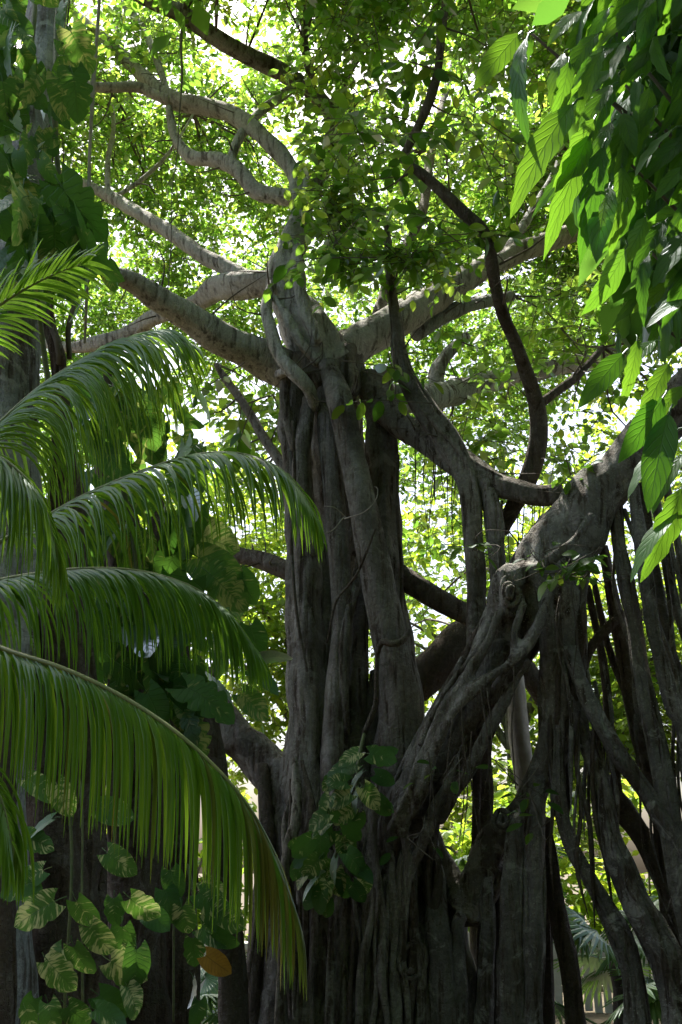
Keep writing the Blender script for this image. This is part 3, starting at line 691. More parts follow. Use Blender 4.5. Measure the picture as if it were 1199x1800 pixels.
root([(1060, 960, 8.4, 10), (1080, 1060, 8.5, 14), (1102, 1160, 8.5, 18), (1124, 1260, 8.5, 21), (1140, 1340, 8.5, 18), (1165, 1440, 8.5, 18), (1210, None, 8.5, 30)], mat=M_DARK, seg=14, hugs=5)
root([(1032, 1030, 8.5, 6), (1050, 1110, 8.5, 7), (1064, 1190, 8.5, 8), (1074, 1300, 8.5, 8), (1090, 1420, 8.5, 8)], mat=M_DARK, hugs=0)
root([(1044, 1020, 8.6, 5), (1068, 1130, 8.6, 6), (1098, 1210, 8.6, 7), (1130, 1300, 8.6, 7)], mat=M_DARK, hugs=0)
root([(1096, 1078, 8.3, 6), (1070, 1102, 8.25, 8), (1044, 1130, 8.25, 9), (1028, 1165, 8.25, 9), (1022, 1205, 8.2, 7)], mat=M_DARK, hugs=1)
root([(852, 848, 8.5, 14), (868, 905, 8.45, 18), (872, 960, 8.4, 16), (876, 1020, 8.35, 14), (872, 1065, 8.3, 12)], mat=M_BARK, hugs=5)
for k in range(18):                                                    # thin strands among the pillars
    px = rnd.uniform(950, 1075); y0 = rnd.uniform(1150, 1330); Y = rnd.uniform(7.95, 8.4)
    q = [(px, y0, Y, rnd.uniform(2, 4))]; x = px; r0 = rnd.uniform(2, 5)
    nj = rnd.randrange(2, 5)
    for j in range(nj):
        x += rnd.uniform(-8, 22); q.append((x, y0 + 95 * (j + 1), Y + rnd.uniform(-.08, .08), r0 * rnd.uniform(.8, 1.2) * (.25 if j == nj - 1 else 1)))
    root(q, seg=7, hugs=0, mat=rnd.choice((M_BARK2, M_DARK)))
for k in range(7):
    px = rnd.uniform(1075, 1195); Y = rnd.uniform(7.85, 8.5); y0 = rnd.uniform(850, 960); sl_ = rnd.uniform(.05, .35); r0 = rnd.uniform(1.5, 4); q = []
    for d_ in range(0, rnd.choice((520, 640, 760)), 100):
        q.append((px + sl_ * d_ + rnd.uniform(-11, 11), y0 + d_, Y + rnd.uniform(-.06, .06), r0 * rnd.uniform(.75, 1.3)))
    q[-1] = q[-1][:3] + (r0 * .3,)
    root(q, seg=8, hugs=1, mat=rnd.choice((M_BARK2, M_BARK2, M_DARK)), wob=.025)
    if k % 2:                                                          # a fork leaving it
        a_ = q[len(q) // 2]; root([a_, (a_[0] + rnd.uniform(-25, 30), a_[1] + 120, a_[2], r0 * .7), (a_[0] + rnd.uniform(-30, 60), a_[1] + 270, a_[2], r0 * .6), (a_[0] + rnd.uniform(-30, 90), a_[1] + 420, a_[2], r0 * .3)], seg=7, hugs=0, wob=.03)
for k in range(14):                                                    # loose rootlets hanging on the leaning trunk
    t_ = rnd.random(); px = 720 + 300 * t_; y0 = 1330 - 330 * t_ + rnd.uniform(0, 80); ln = rnd.uniform(90, 260)
    tube('hanging_root', [(px, y0, 7.75, 1.4), (px + rnd.uniform(-12, 12), y0 + ln * .5, 7.72, 1.3), (px + rnd.uniform(-18, 18), y0 + ln, 7.75, .8)], M_DARK, lean, seg=5, wob=.03)
# limb overhead continuing the leaning trunk
tube('branch', [(1200, 690, 7.9, 28), (1290, 560, 7.8, 26), (1350, 350, 8.2, 22), (1350, 100, 9.0, 18), (1280, -150, 10.2, 12)], M_BARK2, lean, seg=14)

# ================================================================== tree at the left edge
FB = at(10, gpy(6.0, 0), 6.0)
left = thing('fig_tree', 'pale grey trunk at the left edge smothered in climbing vine', 'tree', FB)
fl = [S([(110, -120, 6.6, 30), (88, 0, 6.5, 34), (70, 120, 6.4, 38), (45, 300, 6.3, 46), (20, 480, 6.2, 52), (5, 620, 6.1, 62), (-5, 780, 6.05, 68), (-10, 1000, 6.0, 74), (-40, 1300, 6.0, 85), (-60, None, 6.0, 130)], seg=24, step=.06, rough=.04, flute=.06)]
fuse('trunk', fl, .025, M_BARKL, left, smooth=2, relief=.008)
tube('branch', [(88, 10, 6.5, 22), (20, -60, 6.6, 20), (-80, -160, 6.8, 16)], M_BARKL, left)
tube('branch', [(110, -100, 6.6, 26), (150, -220, 6.8, 22), (220, -380, 7.2, 16), (330, -600, 8.0, 10)], M_BARKL, left)
def lroot(path, Y=None, hugs=3, mat=None, **kw): return tube('aerial_root', path, mat or M_DARK, left, Y, hugs=hugs, **kw)
lroot([(78, 480, 6.1, 14), (82, 560, 6.05, 12), (100, 620, 6.0, 12), (110, 760, 6.1, 18), (120, 900, 6.3, 30), (110, 1100, 6.4, 48), (105, 1350, 6.5, 66), (108, 1600, 6.5, 72), (110, None, 6.5, 95)], seg=20, hugs=7)
lroot([(85, 530, 6.0, 6), (95, 580, 5.95, 6), (108, 625, 5.95, 7), (112, 680, 6.0, 6)], seg=8, hugs=0)
lroot([(75, 540, 6.0, 5), (100, 600, 5.93, 5), (104, 640, 5.95, 5)], seg=8, hugs=0, mat=M_TWIG)
lroot([(132, 530, 6.1, 4), (120, 580, 6.05, 5), (122, 630, 6.05, 5)], seg=8, hugs=0, mat=M_TWIG)
lroot([(180, 640, 7.4, 14), (190, 800, 7.4, 26), (215, 950, 7.3, 34), (225, 1150, 7.2, 40), (235, 1400, 7.2, 44), (240, 1600, 7.2, 48), (250, None, 7.2, 66)], seg=18, hugs=7)
lroot([(195, 650, 7.8, 12), (205, 760, 7.8, 18), (195, 900, 7.7, 22), (160, 1100, 7.6, 24), (150, 1350, 7.5, 30), (160, None, 7.5, 40)], seg=14, hugs=3)
lroot([(270, 880, 7.7, 16), (285, 960, 7.6, 24), (300, 1060, 7.6, 30), (305, 1200, 7.6, 34), (312, 1420, 7.6, 34), (315, 1650, 7.6, 36), (325, None, 7.6, 46)], seg=16, hugs=5)
lroot([(5, 1150, 5.6, 18), (6, 1300, 5.6, 22), (4, 1500, 5.6, 24), (0, 1700, 5.6, 26), (-5, None, 5.6, 34)], seg=14, hugs=3)
lroot([(350, 1200, 8.2, 20), (372, 1330, 8.2, 24), (385, 1500, 8.2, 22), (400, 1650, 8.2, 20), (410, None, 8.2, 26)], seg=14, hugs=3)
lroot([(400, 1560, 8.4, 10), (420, 1680, 8.4, 12), (425, None, 8.4, 16)], hugs=2)
tube('hanging_root', [(176, -40, 5.6, 3.0), (168, 120, 5.6, 3.0), (160, 290, 5.55, 3.2), (153, 440, 5.5, 3.4), (147, 600, 5.5, 2.4)], M_ROPE, left, seg=7, step=.05, wob=.012)
tube('hanging_root', [(172, -40, 5.62, 1.6), (163, 120, 5.6, 1.6), (161, 290, 5.57, 1.6), (150, 440, 5.52, 1.6), (145, 580, 5.5, 1.2)], M_ROPE, left, seg=6, step=.05, wob=.02)
tube('hanging_root', [(122, 0, 6.0, 1.5), (112, 130, 5.9, 1.8), (100, 240, 5.9, 1.4), (92, 330, 5.9, 1.2)], M_DARK, left, seg=6, wob=.02)

# ================================================================== crowns
def nearest(p):
    A = np.vstack(BR); return A[np.argmin(np.linalg.norm(A - p, axis=1))]
def slab_h(Y): return 11.0 - .03 * np.maximum(0, Y - 9) ** 2 - .012 * np.maximum(0, 3 - Y) ** 2
HOLES = [(at(300, 290, 11.5), 0.26), (at(430, 415, 12.8), 0.29), (at(575, 550, 14.5), 0.39), (at(770, 490, 13.5), 0.33), (at(360, 85, 10.2), 0.20), (at(240, 430, 13), 0.20), (at(520, 385, 12.6), 0.20),
         (at(950, 470, 13.4), 0.26), (at(930, 30, 10), 0.26), (at(590, 420, 13), 0.20)]
def slab(n, x0, x1, Y0, Y1, half, seed, thr, edge=None):
    out = []; tot = 0
    while tot < n:
        q = rng.uniform((x0, Y0, -half), (x1, Y1, half), (n * 2, 3)); q[:, 2] += slab_h(q[:, 1]) + .35 * np.sin(q[:, 0] * 1.3 + q[:, 1] * .9)
        keep = gate(q * np.array([1, 1, .45]), 1.9, seed) > thr
        for c, r in HOLES: keep &= np.linalg.norm((q - c) * np.array([1, .55, .8]), axis=1) > r
        if edge: keep &= q[:, 1] < edge + 1.2 * np.sin(q[:, 0] * .9) + .6 * np.sin(q[:, 0] * 2.3)
        out.append(q[keep]); tot += keep.sum()
    return np.vstack(out)[:n]
def sunlit(q, pts):
    """openings in the crown through which the sun reaches a few spots"""
    sdv = np.array(sun_dir)
    for p_, r in pts:
        rel = q - p_; q = q[(np.linalg.norm(rel - (rel @ sdv)[:, None] * sdv, axis=1) > r) | (rel @ sdv < .3)]
    return q
SPOTS = [(at(950, 140, 4.1), .7), (at(1150, 760, 4.0), .5), (at(885, 945, 8.0), .6), (at(1055, 868, 7.9), .6), (at(440, 480, 9.1), .5), (at(1125, 1220, 8.4), .5), (at(260, 390, 10.0), .35), (at(1020, 400, 10.5), .6), (at(510, 440, 8.9), .45)]
C1 = slab(21500, -10, 10, 8.0, 18.5, .85, 21, .33, 16.6); C1 = sunlit(np.vstack([C1, slab(3200, .2, 9, 8.2, 14.5, .9, 35, .35)]), SPOTS)
foliage('foliage', C1, M_FICUS, banyan, nl=9, leaf=.103, twig=.5, twigmat=M_TWIG)
C2 = sunlit(np.vstack([frustum(330, 580, 1120, -120, 400, 9.2, 11.0, (2.2, 22), .58), frustum(60, 700, 880, 770, 960, 10, 12.5, (2.2, 29), .45), frustum(50, 700, 860, 950, 1180, 11, 13, (2.2, 30), .5), frustum(90, 960, 1200, 480, 860, 9.5, 11.5, (2.2, 33), .5)]), SPOTS)
foliage('foliage', C2, M_FICUS, banyan, nl=9, leaf=.112, twig=.5, twigmat=M_TWIG)
C3 = np.vstack([frustum(170, 570, 900, 190, 470, 8.0, 9.0, (2.6, 23), .58), frustum(270, 580, 1050, -160, 330, 8.5, 9.8, (2.4, 24), .5), frustum(200, 800, 1120, 460, 860, 9.0, 10.8, (2.4, 26), .55), frustum(70, 500, 620, -60, 330, 9.2, 10.0, (2.4, 27), .5), frustum(60, 390, 500, 620, 900, 9.6, 10.6, (2.4, 28), .45)])
C3 = sunlit(C3, SPOTS)
foliage('foliage', C3, M_FICUS, banyan, nl=9, leaf=.122, twig=.5, twigmat=M_TWIG)
# unseen crown added overhead and behind the camera to darken the scene
q = slab(12500, -14, 14, -12, 8.2, 1.3, 31, .12)
q = q[(q[:, 2] - 1.6) > .98 * q[:, 1]]
q = q[~((q[:, 0] < -2.8) & (q[:, 1] > -4))]                    # added crown left open on this side so the sky lights the stems
lit = at(975, 140, 4.1); sdv = np.array(sun_dir)
q = sunlit(q, [(lit, .8), (at(1150, 760, 4.0), .5)])
q = sunlit(q, SPOTS)
foliage('unseen_overhead_foliage', q, M_SHRUB, banyan, nl=8, leaf=.27, twig=.8, simple=True)
# finer boughs that carry the sprays
bp = []
for c in C1[C1[:, 1] < 14][::38].tolist() + C2[::12].tolist() + C3[::14].tolist():
    c = np.array(c); a = nearest(c); L_ = np.linalg.norm(c - a)
    if L_ > 5: a = c + (a - c) * 4 / L_; L_ = 4
    mid = (a + c) / 2 + rng.normal(0, .1 * L_, 3) + np.array([0, 0, .08 * L_])
    r0 = .007 + .005 * L_
    bp.append(sweep(np.array([a, mid, c]), np.array([r0, r0 * .65, .004]), 6, .18, rough=.05))
wood('twigs', bp, M_TWIG, banyan, kind='stuff')
# dead side twigs and stubs along the limbs
dt = []
for bpth in BR:
    c_, _r = resample(bpth, np.ones(len(bpth)), .1)
    for k in range(5):
        a = c_[rnd.randrange(2, len(c_))]; v = unit(rng.normal(0, 1, 3)); L_ = rnd.uniform(.25, .75)
        m_ = a + v * L_ * .5; e = m_ + unit(v + rng.normal(0, .6, 3)) * L_ * .5
        dt.append(sweep(np.array([a, m_, e]), np.array([.011, .006, .002]), 6, .08, rough=.1))
wood('twigs', dt, M_TWIG, banyan, kind='stuff')
# the nearest, largest leaves one by one
ME_F = []
for k in range(3):
    me = blade('leaf', 5, lambda t: .29 * math.sin(math.pi * min(1, t * .92 + .04)) ** .75, fold=.3 + .1 * k, droop=.12 + .1 * k, petiole=.22, cols=1, prad=.012); me.materials.append(M_FICUSN); ME_F.append(me)
nc = np.vstack([frustum(15, 560, 880, 210, 480, 7.2, 7.8), frustum(13, 570, 950, 0, 260, 7.2, 7.8), frustum(3, 930, 1050, 960, 1020, 7.5, 7.6), frustum(3, 640, 720, 630, 720, 8.2, 8.5), frustum(3, 360, 440, 640, 760, 8.0, 8.6)])
(p, d, nm, sz, ti), (tc, td, tl) = sprays(nc, 7, .45, .14)
b = base_of(banyan)
for i in range(len(p)): leaf_obj(ME_F[i % 3], p[i], d[i], nm[i], sz[i], banyan)
wood('twigs', [sweep(np.array([c - t * .25, c + t * l * .5, c + t * l - np.array([0, 0, .06])]), np.array([.005, .004, .002]), 5, .1) for c, t, l in zip(tc, td, tl)] , M_TWIG, banyan, kind='stuff')
# small sprigs sprouting from the leaning trunk
for cx, cy, Y, n_ in ((960, 985, 7.6, 12), (1000, 1005, 7.6, 8), (1045, 1015, 7.6, 4), (830, 960, 8.1, 9), (790, 1360, 7.8, 8), (720, 1470, 8.0, 5), (930, 1400, 7.9, 8), (955, 1440, 7.9, 4), (1005, 830, 7.9, 10)):
    c = at(cx, cy, Y)
    for i in range(n_):
        v = rng.normal(0, 1, 3); leaf_obj(ME_F[i % 3], c + v * np.array([.12, .06, .05]), v * np.array([1, 1, .4]) + np.array([0, 0, -.2]), np.array([0, -.5, 1]) + rng.normal(0, .35, 3), rng.uniform(.08, .14), lean)
    wood('twigs', [sweep(np.array([c + rng.normal(0, .03, 3), c + rng.normal(0, .12, 3), c + rng.normal(0, .17, 3)]), np.array([.005, .003, .002]), 5, .06) for _ in range(4)], M_TWIG, lean, kind='stuff')

# ================================================================== trees and shrubs behind
def bg_tree(label, x, Y, h, r, n, leaf=.19, mat=None, seed=1, zc=None, cat='tree', name='background_tree', thr=.45, simple=False):
    t = thing(name, label, cat, (x, Y, 0))
    zc = zc or h * .62
    top = np.array([x, Y, h * .8])
    wood('trunk', [sweep(np.array([(x, Y, -.1), (x + .15, Y, h * .3), (x - .1, Y + .1, h * .55), top]), np.array([.16, .12, .09, .03]) * h / 7, 10, .15)], M_BARK, t)
    for k in range(6):
        a = rnd.uniform(0, 6.28); z0 = h * rnd.uniform(.25, .6); e = np.array([x + math.cos(a) * r[0] * .8, Y + math.sin(a) * r[1] * .8, z0 + h * .25])
        wood('branch', [sweep(np.array([(x, Y, z0), ((x + e[0]) / 2, (Y + e[1]) / 2, z0 + h * .17), e]), np.array([.06, .045, .015]) * h / 7, 8, .2)], M_BARK, t)
    c = ball(n, (x, Y, zc), r, (1.5, seed), thr)
    c = c[c[:, 2] > .15]
    foliage('crown', c, mat or M_BG, t, nl=8, leaf=leaf, twig=.6, simple=simple, twigmat=M_TWIG, twigr=.006)
    return t
bg_tree('sunlit tree seen behind the palm fronds left of the central trunk', -3.9, 22.5, 12, (3.4, 1.8, 4.4), 1150, mat=M_BG, seed=41)
bg_tree('yellow green tree far behind the left edge trunk', -9.8, 24.5, 13, (3.6, 2.5, 5.0), 900, seed=42)
bg_tree('bright tree filling the gap between central trunk and leaning trunk', 3.5, 23.0, 10, (3.0, 1.7, 4.6), 1300, seed=43, zc=5.8, thr=.4)
bg_tree('leafy tree seen through the hanging roots at right', 6.2, 22.0, 9.5, (3.0, 1.5, 4.0), 1000, seed=44, zc=4.2)
bg_tree('tall pale tree rising behind the right hand limb', 9.2, 25.5, 15, (3.6, 2.4, 3.6), 900, seed=45, zc=11.2)
bg_tree('slender tree directly behind the central stems', -.4, 23.5, 11, (2.6, 1.6, 4.6), 1150, seed=46, zc=5.6)
def shrub(label, x, Y, r, n, leaf=.2, mat=None, seed=1):
    t = thing('shrub', label, 'shrub', (x, Y, 0))
    for k in range(5):
        a = rnd.uniform(0, 6.28); e = np.array([x + math.cos(a) * r[0] * .6, Y + math.sin(a) * r[1] * .6, r[2] * 1.3])
        wood('stem', [sweep(np.array([(x + .1 * math.cos(a), Y + .1 * math.sin(a), -.05), ((x + e[0]) / 2, (Y + e[1]) / 2, r[2] * .8), e]), np.array([.03, .02, .008]), 6, .2)], M_TWIG, t)
    c = ball(n, (x, Y, r[2] * .95), r, (1.8, seed), .4); c = c[c[:, 2] > .05]
    foliage('leaves', c, mat or M_BG, t, nl=7, leaf=leaf, twig=.4, hang=.1)
shrub('broad leaved shrub behind the lower left vine covered roots', -6.0, 18.4, (2.2, 1.0, 1.8), 520, seed=51)
shrub('glossy shrub left of the central trunk base', -2.6, 18.0, (1.6, .9, 1.9), 480, seed=52)
shrub('dense green shrub seen through the low gap beside the elbow root', 2.3, 17.8, (1.3, .8, 1.7), 320, seed=53)
shrub('shaded shrub behind the slanting pillar roots', 4.8, 18.2, (1.5, .8, 1.6), 360, seed=54)
shrub('light green shrub at the right edge behind the root curtain', 6.8, 17.4, (1.3, .9, 2.6), 420, mat=M_BG, seed=55)
# unseen trees added around and behind the viewer to block sky light
for i, (x, Y, h, r, lab) in enumerate((
    (-9.5, 3.0, 5, (3.0, 3.8, 2.6), 'unseen low dark tree added for shade off to the left beyond the frame'),
    (9.5, 4.0, 6, (3.2, 3.6, 3.0), 'unseen dark tree added for shade off to the right beyond the frame'),
    (-5.5, -7.5, 9, (4.0, 2.4, 4.6), 'unseen dark tree added for shade behind the viewer on the left'),
    (5.5, -7.5, 9, (4.0, 2.4, 4.6), 'unseen dark tree added for shade behind the viewer on the right'),
    (0.0, -9.5, 9, (3.6, 2.0, 4.8), 'unseen dark tree added for shade straight behind the viewer'))):
    bg_tree(lab, x, Y, h, r, 2600, leaf=.38, mat=M_SHRUB, seed=60 + i, zc=h * .48, thr=.1, simple=True)

# ================================================================== fan palms, fence, wall in the background
def fan_mesh(nseg, seed):
    r_ = random.Random(seed); V, F = [], []
    for k in range(nseg):
        a = math.radians(-128 + 256 * k / (nseg - 1)); L_ = 1 - .25 * abs(a) / 2.2 + r_.uniform(-.05, .05)
        d = np.array([math.sin(a), math.cos(a), 0]); s = np.array([math.cos(a), -math.sin(a), 0]); b = len(V)
        for t, w in ((.03, .012), (.45, .05), (.75, .032), (1., .004)):
            c = d * t * L_ + np.array([0, 0, -.28 * (t ** 2.2) + .06 * math.cos(a)])
            for u in (-1, 0, 1): V.append(c + s * u * w + np.array([0, 0, .02 if u == 0 else 0]))
        for i in range(3):
            for j in range(2): F.append((b + i * 3 + j, b + i * 3 + j + 1, b + i * 3 + j + 4, b + i * 3 + j + 3))
    b = len(V)
    for y, z in ((.03, 0), (-.9, -.25)):
        for a in range(4): V.append(np.array([.014 * math.cos(a * 1.57), y, z + .014 * math.sin(a * 1.57)]))
    for a in range(4): F.append((b + a, b + (a + 1) % 4, b + 4 + (a + 1) % 4, b + 4 + a))
    return mesh_np('fan', V, F, smooth=False)
M_FAN = leaf_mat('fan palm leaf', [(0, (.04, .1, .03)), (1, (.09, .16, .05))], [(0, (.15, .36, .05)), (1, (.35, .55, .1))], tw=.4, gloss=.3, rand_obj=True)
FANS = [fan_mesh(26, k) for k in range(3)]
for me in FANS: me.materials.append(M_FAN)
def fan_palm(label, x, Y, z, n, size):
    t = thing('fan_palm', label, 'palm', (x, Y, 0))
    wood('trunk', [sweep(np.array([(x, Y, -.1), (x + .03, Y, z * .5), (x, Y, z)]), np.array([.1, .085, .07]), 10, .12, rough=.12)], M_DARK, t)
    for k in range(n):
        a = k * 2.4 + rnd.uniform(-.3, .3); e = rnd.uniform(-.35, .95)
        d = np.array([math.cos(a) * math.cos(e), math.sin(a) * math.cos(e), math.sin(e)])
        s_ = size * rnd.uniform(.8, 1.15)
        leaf_obj(FANS[k % 3], np.array([x, Y, z]) + d * s_ * .9, d + np.array([0, 0, -.35]), np.array([0, 0, 1]) + d * -.3 + rng.normal(0, .2, 3), s_, t, 'frond')
fan_palm('fan palm behind the slanting roots at lower right', 2.6, 11.2, .75, 12, .55)
fan_palm('fan palm glimpsed through the gap right of the central trunk', 1.35, 11.8, 1.4, 10, .6)
fan_palm('small dark fan palm at the foot of the roots', 2.25, 10.4, .25, 10, .6)
fan_palm('fan palm behind the frond tip at lower left', -1.55, 11.0, .3, 9, .5)

M_PICK = plain('weathered picket wood', (.36, .33, .27), (.55, .52, .45), 7., .85)
FY = 14.0
fence = thing('picket_fence', 'low weathered picket fence running behind the roots at lower right', 'fence', (3.0, FY, 0))
pk = None
for k in range(62):
    x = .6 + k * .115
    if pk is None:
        V = [(-.045, -.01, 0), (.045, -.01, 0), (.045, -.01, .84), (0, -.01, .92), (-.045, -.01, .84), (-.045, .01, 0), (.045, .01, 0), (.045, .01, .84), (0, .01, .92), (-.045, .01, .84)]
        F = [(0, 1, 2, 3, 4), (9, 8, 7, 6, 5), (0, 5, 6, 1), (1, 6, 7, 2), (2, 7, 8, 3), (3, 8, 9, 4), (4, 9, 5, 0)]
        pk = mesh_np('picket', V, F, smooth=False); pk.materials.append(M_PICK)
    o = bpy.data.objects.new('picket', pk); COL.objects.link(o); o.parent = fence
    o.location = (x - 3.0, rnd.uniform(-.004, .004), rnd.uniform(-.03, .02)); o.rotation_euler = (0, rnd.gauss(0, .012), 0)
def box(name, x0, x1, y0, y1, z0, z1, mat, parent):
    b = base_of(parent) if parent else np.zeros(3)
    V = np.array([(x, y, z) for z in (z0, z1) for y in (y0, y1) for x in (x0, x1)]) - b
    return obj(name, mesh_np(name, V, [(0, 2, 3, 1), (4, 5, 7, 6), (0, 1, 5, 4), (2, 6, 7, 3), (0, 4, 6, 2), (1, 3, 7, 5)], smooth=False), mat, parent)
for z in (.22, .64): box('rail', .5, 7.7, FY + .016, FY + .05, z, z + .07, M_PICK, fence)
M_WALL = plain('pale lime wash', (.5, .51, .47), (.66, .67, .62), 2.5, .9)
wall = thing('garden_wall', 'low pale garden wall behind the withered yellow leaf at lower left', 'wall', (-2.2, 13.6, 0))
box('wall_body', -4.6, -.6, 13.5, 13.75, -.1, .72, M_WALL, wall)
box('coping', -4.65, -.55, 13.46, 13.79, .723, .79, M_WALL, wall)

# ================================================================== palm at the left
M_PALM = big_leaf_mat('palm leaflet', [(0, (.07, .16, .016)), (1, (.115, .22, .024))], [(0, (.2, .42, .03)), (1, (.33, .55, .04))], (.09, .16, .05), tw=.45, gloss=.04, rough=.5, nv=0.)
M_PALMY = big_leaf_mat('yellowing palm leaflet', [(0, (.16, .15, .03)), (1, (.09, .14, .03))], [(0, (.4, .36, .05)), (1, (.25, .36, .05))], (.2, .2, .06), tw=.45, gloss=.04, rough=.5, nv=0.)
M_RACH = plain('palm rachis', (.1, .14, .04), (.2, .22, .08), 12., .45, .1)
HUB = at(-170, 1000, 4.3)
palm = thing('palm_tree', 'feathery palm arching its long drooping fronds in from the left edge', 'palm', (HUB[0], HUB[1], 0))
wood('trunk', [sweep(np.array([(HUB[0], HUB[1], -.1), (HUB[0] + .04, HUB[1], 1.2), (HUB[0], HUB[1], HUB[2] + .1)]), np.array([.13, .1, .085]), 16, .08, rough=.05)], M_DARK, palm)

def leaflet(Pn, T, s, L_, w0, grav, spread, jit):
    up = np.array([0, 0, 1.]); side = unit(np.cross(T, up)); n = 8
    d = unit(T * (.95 - .3 * spread) + s * side * spread + up * .12 + rng.normal(0, jit, 3))
    p_ = Pn.copy(); V, UV = [], []
    st = L_ / n
    for i in range(n + 1):
        t = i / n
        w = w0 * (min(1, t * 5 + .35)) * (1 - t ** 2.2) ** .8 + .0008
        wd = unit(T - d * (T @ d) + side * s * .25)
        nv = unit(np.cross(wd, d))
        for u in (-1, 0, 1):
            V.append(p_ + wd * u * w + nv * (0 if u == 0 else .75 * w)); UV.append((.5 + .5 * u, t))
        d = unit(d + np.array([0, 0, -grav * st * (1 + .8 * t)]) + rng.normal(0, jit * .3, 3) * .3)
        p_ = p_ + d * st
    F = []
    for i in range(n):
        for j in range(2): F.append((i * 3 + j, i * 3 + j + 1, i * 3 + j + 4, i * 3 + j + 3))
    return np.array(V), F, UV

def frond(path, n, Lm, single=False, w=.011, grav=5.5, spread=.75, t0=.1, r0=.012, yellow=2., tipcut=.4, jit=.07, label=None):
    pts, _ = P([(a, b_, c, 1) for a, b_, c in path])
    c, _r = resample(pts, np.ones(len(pts)), .02)
    s = np.concatenate([[0], np.cumsum(np.linalg.norm(np.diff(c, axis=0), axis=1))]); s /= s[-1]
    rr = np.linspace(r0, .002, len(pts))
    fr = wood('frond', [sweep(pts, rr, 8, .03, rough=.02)], M_RACH, palm, label)
    b = base_of(palm); T = unit(np.gradient(c, axis=0))
    Vs, Fs, Us, off = [], [], [], 0
    for i in range(n):
        t = t0 + (1 - t0) * (i + .5) / n
        for sd in (-1, 1):
            tt = min(.999, t + rnd.uniform(-.3, .3) / n)
            k = int(np.searchsorted(s, tt)); k = min(k, len(c) - 1)
            L_ = Lm * (.7 + .3 * math.sin(math.pi * min(1, t * .9 + .1))) * (1 if t < .8 else 1 - tipcut * (t - .8) / .2) * rnd.uniform(.9, 1.08)
            V, F, U = leaflet(c[k], T[k], sd, L_, w * rnd.uniform(.85, 1.15), grav * rnd.uniform(.85, 1.15) * (1.9 if rnd.random() < .05 else 1), spread * rnd.uniform(.85, 1.1), jit * (3 if rnd.random() < .04 else 1))
            if rnd.random() < .025: continue                           # a lost leaflet
            if single:
                o0 = c[k]
                me = mesh_np('leaflet', V - o0, F, uv=U)
                yy = (t > yellow and rnd.random() < .75) or rnd.random() < .025
                o = obj('leaflet', me, M_PALMY if yy else M_PALM, fr); o.location = [float(x) for x in (o0 - b)]
            else:
                Vs.append(V - b); Fs += [tuple(x + off for x in f) for f in F]; Us += U; off += len(V)
    if not single:
        obj('leaflets', mesh_np('leaflets', np.vstack(Vs), Fs, uv=Us), M_PALM, fr, 'stuff')
    return fr

# the long frond at the bottom and the arching one in the middle carry single leaflets
frond([(-170, 1060, 4.2), (-80, 1092, 4.05), (0, 1138, 3.95), (110, 1175, 3.85), (210, 1222, 3.8), (300, 1280, 3.75), (375, 1345, 3.72), (435, 1415, 3.7), (478, 1490, 3.7), (503, 1550, 3.7), (512, 1590, 3.72)],
      100, .56, single=True, w=.0072, grav=10., yellow=.78, t0=.06, spread=.45, tipcut=.3, jit=.03)
frond([(-170, 1010, 4.6), (-50, 975, 4.7), (60, 920, 4.8), (150, 870, 4.8), (250, 828, 4.8), (340, 800, 4.75), (420, 797, 4.7), (490, 822, 4.65), (535, 870, 4.6), (555, 910, 4.6)],
      78, .54, single=True, w=.0062, grav=5.5, t0=.22, spread=.55, jit=.04, yellow=2., tipcut=.45)
frond([(-170, 900, 4.8), (-60, 800, 5.0), (0, 742, 5.1), (70, 680, 5.15), (150, 628, 5.2), (220, 597, 5.2), (280, 585, 5.2), (320, 600, 5.2)], 105, .76, grav=3.8, w=.0062, spread=.45, t0=.2, tipcut=.55, jit=.04)
frond([(-170, 850, 4.0), (-80, 800, 3.9), (-10, 800, 3.85), (40, 835, 3.8), (75, 880, 3.8), (95, 950, 3.8)], 66, .52, grav=5.5, w=.0066, spread=.6, t0=.1)
frond([(-170, 1030, 4.6), (-60, 1030, 4.6), (40, 1012, 4.6), (140, 1000, 4.6), (240, 1003, 4.6), (330, 1028, 4.6), (400, 1075, 4.6), (445, 1135, 4.6)], 96, .52, grav=5.5, w=.006, spread=.5, t0=.12, jit=.04)
frond([(-170, 760, 4.0), (-100, 640, 4.0), (-30, 560, 4.0), (40, 510, 4.0), (105, 478, 4.0), (150, 462, 4.0)], 45, .34, w=.008, grav=2., spread=.75, t0=.2)
frond([(-170, 1090, 3.9), (-110, 1200, 3.8), (-50, 1300, 3.75), (0, 1400, 3.7), (20, 1480, 3.7)], 40, .45, grav=6., w=.0085, spread=.6, t0=.15)

# ================================================================== climbing vines
M_POTH = big_leaf_mat('vine leaf', [(0, (.04, .115, .03)), (1, (.075, .18, .045))], [(0, (.1, .27, .03)), (1, (.18, .38, .04))], (.1, .2, .06), tw=.42, gloss=.22, rough=.36, cream=(.3, .36, .12), creamt=(.5, .55, .15), amount=.6)
M_VARI = big_leaf_mat('variegated vine leaf', [(0, (.04, .12, .03)), (1, (.07, .17, .045))], [(0, (.1, .27, .03)), (1, (.18, .38, .04))], (.1, .2, .06), tw=.35, gloss=.3, rough=.36, cream=(.6, .62, .3), creamt=(.55, .6, .22), amount=.56)
M_DEAD = big_leaf_mat('withered leaf', [(0, (.4, .22, .03)), (1, (.4, .22, .03))], [(0, (.5, .28, .03)), (1, (.5, .28, .03))], (.2, .1, .03), tw=.4, gloss=.3, rough=.5)
heartw = lambda t: .40 * (math.sin(math.pi * min(1, (t * .86 + .14))) ** .62) if t < .999 else 0.
def cut(i, t): return (.7 if (i % 4 == 3 and .2 < t < .95) else (.92 if i % 4 == 2 else 1.0))
